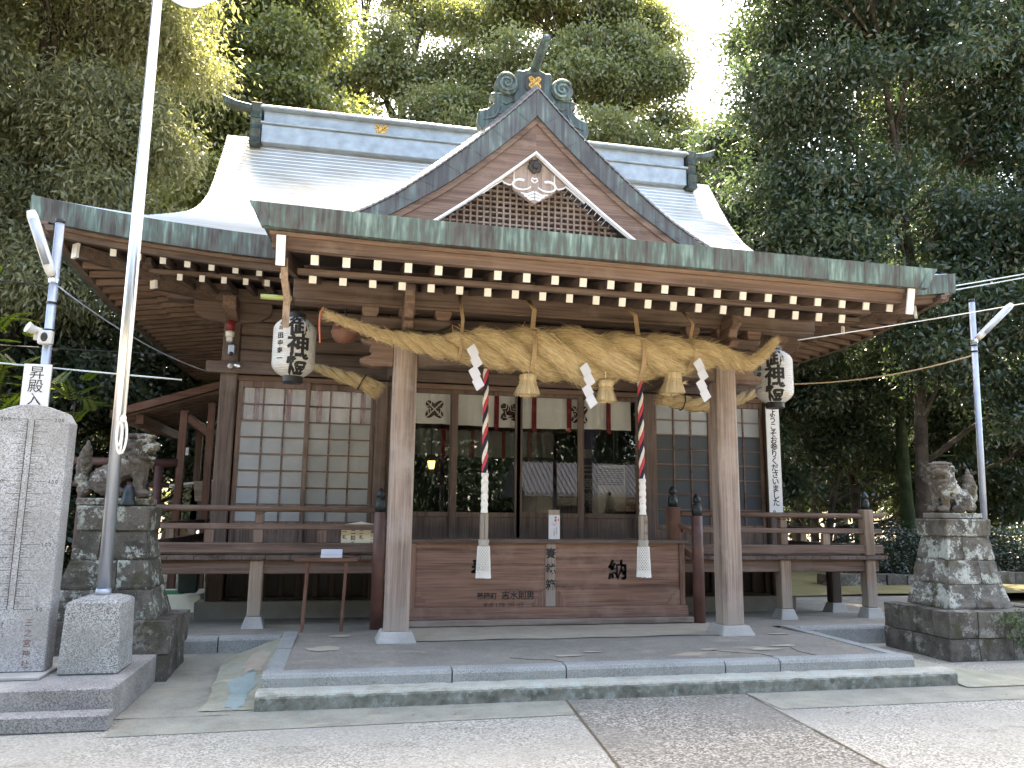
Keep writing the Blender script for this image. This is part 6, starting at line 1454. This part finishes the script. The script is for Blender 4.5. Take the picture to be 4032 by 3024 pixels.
tree('evergreen_shrub', 'dark evergreen bush filling the gap under the left eaves', 'bush', (-6.2, 18.6, .0), [(-6.0, 18, 4.6, 2.0), (-8.2, 18, 5.0, 2.2), (-4.5, 19, 4.0, 1.7), (-5.4, 18.5, 2.4, 1.7), (-8.0, 18, 2.6, 1.9), (-6.8, 18.5, 6.2, 1.6), (-3.4, 20, 5.0, 1.6), (-3.0, 20, 2.6, 1.6)], L_dark, 90000, .16, .07, 13, r0=.16, per=16, sr=.28)
tree('shaded_tree', 'dark broad tree rising left of the lamp post', 'tree', (-10.0, 15.5, .0), [(-9.2, 15, 4.6, 1.9), (-8.6, 15, 2.6, 1.6), (-10.5, 15.5, 6.5, 2.2), (-10.6, 15.5, 3.2, 2.0), (-7.2, 16, 1.3, 1.3), (-5.7, 16, 1.0, 1.1), (-4.6, 16.8, .9, 1.0)], L_dark, 60000, .16, .07, 14, r0=.2, per=16, sr=.28)
def fern(lb, x, y, z, seed, n, sc):
    T = thing('fern_shrub', lb, 'shrub', (x, y, 0), 'sunlit yellow-green shrubs'); g = random.Random(seed); mb = MB(); st = MB()
    for k in range(n):
        a = g.uniform(0, 6.28); el = g.uniform(-.1, .9); b = Vector((x + g.gauss(0, .28) * sc, y + g.gauss(0, .2), z + g.gauss(0, .42) * sc)); dr = Vector((math.cos(a) * math.cos(el), math.sin(a) * math.cos(el), math.sin(el))); L = g.uniform(.28, .5)
        sd_ = dr.cross(Vector((0, 0, 1))).normalized(); st.tube([b, b + dr * L * .6, b + dr * L + Vector((0, 0, -.05))], .005, 4)
        for i in range(9):
            f = .15 + .85 * i / 8
            for s in (-1, 1):
                p = b + dr * L * f + Vector((0, 0, -.05 * f * f)); e = p + (sd_ * s + dr * .55).normalized() * .11 * (1.15 - .5 * f); w_ = dr * .022; mb.add([p, (p + e) / 2 + w_ + Vector((0, 0, .012)), e, (p + e) / 2 - w_ + Vector((0, 0, .012))], [(0, 1, 2, 3)])
    st.tube([(x, y, -.1), (x + .05, y, z * .6), (x, y, z)], [.03, .025, .012], 6); part('leaves', mb, L_fern, T); part('stem', st, M_bark, T)
fern('yellow-green pinnate shrub glowing at the left edge beside the lamp post', -4.85, 11.6, 3.35, 3, 70, 1.0)
fern('small yellow-green sprig just right of the left lamp post', -3.75, 11.8, 3.02, 5, 16, .45)
fern('yellow-green spray showing above the left roof edge', -3.1, 17.5, 10.0, 8, 26, 1.2) if False else None
# centre: two camphor trees behind the roof, limbs showing between the clumps
tree('camphor_tree', 'grey-green camphor tree with forked limbs behind the front gable, left of it', 'tree', (1.4, 29.5, .0), [(-.2, 28, 14.6, 2.5), (2.9, 28, 15.2, 2.5), (.6, 28, 18.4, 2.0), (4.3, 28.2, 18.6, 1.9), (-2.3, 29, 17.8, 2.2), (2.2, 28.3, 21.4, 1.9), (-.5, 29, 11.6, 2.4), (3.2, 29, 12, 2.4), (-2.4, 29, 14.2, 1.8), (5.2, 28.4, 15.6, 1.6), (-1.3, 28.4, 22.6, 1.8), (5.0, 28.6, 22.0, 1.7)], L_camphor, 240000, .17, .09, 21, r0=.5, per=18, sr=.32, hollow=.35, sub=13, cf=14)
tree('camphor_tree', 'yellow-edged camphor tree with dark branching limbs, right of the front gable', 'tree', (9.0, 27.5, .0), [(8, 26, 14.0, 2.5), (11.6, 26, 14.8, 2.3), (6.7, 26, 17.6, 2.1), (10.2, 26, 18.0, 2.2), (8.4, 26, 21.0, 2.2), (5.4, 26, 20.6, 1.7), (12.7, 26, 12.2, 2.0), (5.3, 27, 14.8, 2.0), (10.6, 26.3, 20.2, 1.3), (13.3, 26.2, 15.2, 1.4), (9.6, 26.5, 11.0, 2.2), (6.2, 26.4, 23.0, 1.7)], L_camphor, 240000, .17, .09, 22, r0=.5, per=18, sr=.32, hollow=.35, sub=13, cf=14)
# right: the large glossy evergreen in front, its neighbour and the dark trunks below
tree('glossy_evergreen', 'huge dark glossy evergreen tree filling the upper right', 'tree', (13.6, 16.5, .0), [(10.6, 15.5, 11.4, 1.9), (13, 15, 12.6, 2.5), (16, 15.5, 12, 2.7), (9.9, 15.6, 8.8, 1.4), (12, 15, 8.8, 2.1), (15, 15, 8.6, 2.4), (10.6, 15.2, 6.7, 1.4), (13.5, 15, 6.0, 1.9), (16.8, 15, 5.8, 2.2), (18, 16, 10, 2.7), (9.9, 16, 13.7, 1.6), (12.8, 16, 16, 2.6), (16.5, 16, 15.5, 2.5), (7.0, 12.8, 15.6, 1.5), (7.4, 14.7, 15.9, 1.2), (9.5, 15, 16.2, 1.4), (6, 13.9, 15.7, 1.2), (9.4, 13.2, 15.9, 1.6), (12, 12.8, 16.4, 1.8), (8.2, 11.0, 15.2, 1.5), (11, 10.8, 15.6, 1.6), (15.4, 14.6, 4.0, 1.5)], L_dark, 320000, .16, .062, 31, r0=.18, per=14, sr=.27, hollow=.35)  # lobes reaching over the yard are added above the view to shade the paving
tree('podocarpus_tree', 'narrow-leaved dark evergreen tree rising just behind the right roof corner', 'tree', (10.5, 19, .0), [(9.6, 18, 8.0, 1.6), (11.0, 18, 9.6, 1.6), (9.6, 18.2, 6.2, 1.5), (11.5, 18, 6.6, 1.7), (10.6, 18.3, 11.6, 1.3)], L_dark, 90000, .19, .045, 32, r0=.22, per=16, sr=.26)
tree('understorey_bush', 'dark low evergreen foliage between the right trunks', 'bush', (13, 20, .0), [(12.0, 19.5, 4.6, 1.5), (14.6, 20, 4.4, 1.6), (17.3, 19.5, 4.2, 1.8), (10.7, 19.5, 3.6, 1.2), (20, 20, 4.2, 2.0), (12.0, 20, 2.4, .9), (16.4, 20, 2.2, 1.1), (10.2, 19, 1.9, .9), (18.6, 20, 2.4, 1.2), (21, 20, 2.2, 1.4), (11.2, 20.4, 3.0, 1.1), (13.2, 20, 3.4, .8), (15.4, 20, 3.2, 1.0), (12.9, 19.6, 5.8, 1.2), (15.9, 19.8, 5.8, 1.4), (18.6, 19.6, 5.6, 1.5), (10.9, 19.6, 5.2, 1.1)], L_dark, 110000, .16, .065, 33, r0=.14, per=14, sr=.27)
def bare_trunk(lb, x, y, r, lean, seed, mat=None, top=9.5):
    T = thing('slender_tree', lb, 'tree', (x, y, 0), 'dark trunks of the right wood'); rg = random.Random(seed); mb = MB()
    pts = [Vector((x + lean * f + .10 * math.sin(f * 6 + seed), y + .1 * math.cos(f * 5 + seed), -.2 + (top + .2) * f)) for f in [k / 12 for k in range(13)]]
    mb.tube(pts, [r * (1.25 if k == 0 else 1 - .045 * k) for k in range(13)], 10)
    for _ in range(7):
        k = rg.randrange(4, 12); a = pts[k]; e = a + Vector((rg.gauss(0, 1), rg.gauss(0, .6), rg.uniform(.1, .8))); mb.tube([a, a.lerp(e, .5) + Vector((0, 0, .1)), e], [r * .3, r * .2, r * .06], 5)
    part('trunk', mb, mat or M_bark, T, smooth=True)
    me, S, d = crown_mesh([(lean * .7, 0, 6.6, 1.2), (lean, 0, 8.4, 1.5), (lean + .6, .3, 5.6, .8)], 9000, .13, .05, seed + 50, per=14, sr=.25, sub=6); me.materials.append(L_dark)
    o = bpy.data.objects.new('crown', me); COL.objects.link(o); o.parent = T
    return T
M_mossbark = lichen('mossy_bark', (.018, .026, .014), (.040, .062, .030), (.08, .10, .06), (.03, .05, .02), .1)
for lb, x, y, r, ln_, mt in (('thin dark trunk rising just right of the welcome sign', 10.2, 20.5, .16, .3, None), ('dark trunk forking low behind the veranda corner post', 11.6, 19.5, .17, -.4, None), ('dark straight trunk left of the brightest gap in the wood', 13.4, 21.5, .22, .1, None), ('slim trunk standing in the brightest gap of the wood', 14.6, 22.5, .14, .1, None), ('dark trunk just left of the mossy one', 14.6, 20.5, .16, .0, None), ('thick moss-covered trunk behind the right lion-dog', 14.9, 18.6, .20, -.1, M_mossbark), ('dark trunk right of the right lamp post', 18.3, 20.0, .20, .2, None), ('broad brown trunk at the right edge of the view', 19.2, 18.2, .26, .1, None), ('slim leaning trunk between the lamp post and the right edge', 17.2, 22.0, .15, .5, None)):
    bare_trunk(lb, x, y, r, ln_, int(x * 10 + y), mt)
# clipped hedge and low stone wall at the far right
HG = thing('clipped_hedge', 'low dark clipped hedge behind the right lion-dog pedestal', 'hedge', (16, 15.6, 0)); g_ = []
me, S, d = crown_mesh([(x - 16, y, z, .75, .8) for x in np.arange(11.5, 22, .8) for y, z in ((.0, .55), (.3, .85))], 50000, .07, .04, 77, per=12, sr=.14, hollow=.5, sub=0); me.materials.append(L_ivy); o = bpy.data.objects.new('foliage', me); COL.objects.link(o); o.parent = HG
mm = MB()
for x in np.arange(11.4, 22, .55): mm.tube([(x, 15.7, -.1), (x + .1, 15.7, .7)], [.03, .015], 5)
part('stems', mm, M_bark, HG)
WL = thing('low_stone_wall', 'low dark stone retaining wall in front of the hedge', 'wall', (14, 14.6, 0)); x = 9.6
while x < 22: w_ = rng.uniform(.4, .8); part('wall_stone', subd(x, x + w_ - .02, 14.5 + rng.uniform(-.03, .03), 14.9, 0, .42 + rng.uniform(-.05, .05)), M_pbase, WL); x += w_
mm = MB(); me, S, d = crown_mesh([(0, 0, 0, .17, 1.2), (.12, .05, -.16, .13, 1.2), (-.14, 0, .10, .09), (.2, 0, .1, .1)], 900, .04, .02, 91, per=10, sr=.07, hollow=.1, sub=0); me.materials.append(L_ivy2)
IV = thing('weed_tuft', 'light green creeping weeds on the dark base of the right pedestal', 'weeds', (7.42, 7.66, .36)); o = bpy.data.objects.new('leaves', me); COL.objects.link(o); o.parent = IV; o.scale = (1, .35, 1)
# trees far behind, seen as sunlit green between trunks: one built, then copies
def copies(src, spots, label, group):
    for x, y, rz, s in spots:
        c = copy_tree(src); c.location = (x, y, 0); c.rotation_euler = (0, 0, rz); c.scale = (s, s, s); c['label'] = label; c['group'] = group
FAR = tree('background_tree', 'sunlit background tree glimpsed beyond the shrine wood', 'tree', (24, 44, 0), [(24, 44, 5, 3.2), (22, 44, 7.5, 3), (26, 44, 8, 3), (24, 44, 10.5, 3), (21.6, 43.5, 3.6, 2.4), (26.6, 43.6, 3.8, 2.4)], L_bright, 60000, .24, .12, 41, r0=.35, group='background trees beyond the wood', per=16, sr=.4)
copies(FAR, [(x, 42 + 5 * math.sin(x * 1.7), x * 1.3, 1 + .25 * math.sin(x * 2.3)) for x in (-44, -37, -31, -25, -19, -14, 17, 31, 38, 45, 52, 60)], 'sunlit background tree glimpsed beyond the shrine wood', 'background trees beyond the wood')
WB_ = tree('wood_undergrowth', 'dense dark wood standing behind the right trunks', 'wood', (17, 26, 0), [(12, 26, 2.2, 2.0), (15, 26, 2.0, 1.9), (18.4, 26, 2.4, 2.1), (22, 26, 2.2, 2.2), (13.2, 26.5, 5.0, 2.1), (16.8, 26.5, 5.4, 2.2), (20.4, 26.5, 5.4, 2.3), (24.5, 26, 5.0, 2.6), (14.5, 27, 8.6, 2.4), (18.6, 27, 9.0, 2.5), (23, 27, 9.0, 2.8), (26, 26, 2.2, 2.2), (26, 23, 1.6, 1.8), (29, 24, 2.5, 2.5), (23, 22, 1.2, 1.4), (20, 21.5, 1.0, 1.2)], L_dark, 130000, .22, .10, 44, r0=.14, per=14, sr=.32, sub=10)
CB = [c for c in bpy.data.objects if c.name == 'camphor_tree'][0]
for x, y, rz, s_, lb in ((-13, 36, 1.0, 1.15, 'tall grey-green tree far behind the cedar at the left edge'), (-7.5, 39, 2.2, 1.2, 'tall grey-green tree far behind the left end of the ridge'), (-1.0, 42, 3.0, .80, 'grey-green tree farther back, left of the front gable'), (6.5, 42, 4.2, .78, 'grey-green tree farther back, seen through the limbs over the gable'), (27, 33, .7, 1.1, 'tall tree far behind the right glossy evergreen'), (34, 28, 1.8, 1.1, 'tall tree far behind at the right edge')):
    c = copy_tree(CB); c.location = (x, y, 0); c.rotation_euler = (0, 0, rz); c.scale = (s_,) * 3; c['label'] = lb; c['group'] = 'tall trees farther back'
# trees and a tiled house in front of the shrine, behind the viewer: they show as reflections in the glass doors
RT = tree('yard_tree', 'dark tree across the yard, mirrored in the glass doors', 'tree', (3, -19, 0), [(3, -19, 5.5, 2.6), (1, -19, 8, 2.8), (5, -19, 8.2, 2.8), (3, -19, 11, 3), (.6, -18.5, 3.0, 2.2), (5.4, -19, 3.2, 2.4), (3, -18.6, 2.0, 2.2)], L_ivy, 60000, .24, .11, 51, r0=.34, group='trees across the yard', per=16, sr=.40, sub=0, cf=3, cs=2.0)
copies(RT, [(-3, -20, 1, 1.1), (-8.5, -18, 2, 1.0), (8.5, -20, 2.5, 1.15), (14, -21, 4, 1.1), (20, -19, 5, 1.1), (-14, -19, 3.6, 1.2), (-20, -15, .4, 1.1), (26, -15, 1.7, 1.2), (0, -25, .3, 1.3), (11, -26, 2, 1.4), (32, -9, .9, 1.2), (-26, -9, 2.9, 1.1)], 'dark tree across the yard, mirrored in the glass doors', 'trees across the yard')
HO = thing('tiled_house', 'pale house with grey tiled roof mirrored in the glass doors', 'house', (11, -13, 0))
part('wall', B(8.2, 14, -15, -11, 0, 2.4), M_ltwall, HO); rf_ = part('roof', MB().ext([(-15.8, 2.3), (-10.3, 2.3), (-10.3, 2.42), (-13, 3.9), (-15.8, 2.42)], 7.5, 14.7, ax='x'), M_tile, HO)
for k in range(32): part('tile_ridge', MB().tube([(7.6 + k * .224, -10.28, 2.44), (7.6 + k * .224, -13, 3.92)], .05, 6), M_tile, rf_)
part('window', B(9, 10.6, -10.99, -10.96, .9, 1.9), M_black, HO); part('door', B(12, 13, -10.99, -10.96, 0, 2.0), wood('mid', 'z'), HO)
# added tree out of view at left, its boughs placed to shade the paving
tree('added_shade_tree', 'added tree out of view left of the yard, its high boughs placed to shade the paving', 'tree', (-12.5, 9.5, 0), [(-8.5, 12.6, 13.6, 2.0), (-5.4, 13.2, 14.0, 1.8), (-2.6, 13.2, 14.2, 1.7), (-6.6, 10.8, 13.4, 1.9), (-3.8, 11.0, 13.8, 1.7), (-11, 11, 12.5, 2.4), (-.6, 12.4, 14.6, 1.4), (-12.5, 9.5, 10, 2.2), (-14, 8, 13, 2.5), (1.6, 12.2, 15.0, 1.2), (4.0, 12.2, 15.4, 1.2), (-.4, 13.9, 14.6, 1.3), (-2.2, 14.5, 14.4, 1.3), (-5, 14.3, 14.2, 1.5), (-7.5, 14, 14, 1.5)], L_camphor, 150000, .20, .10, 61, r0=.42, per=16, sr=.36, sub=0, cf=3, cs=1.8)
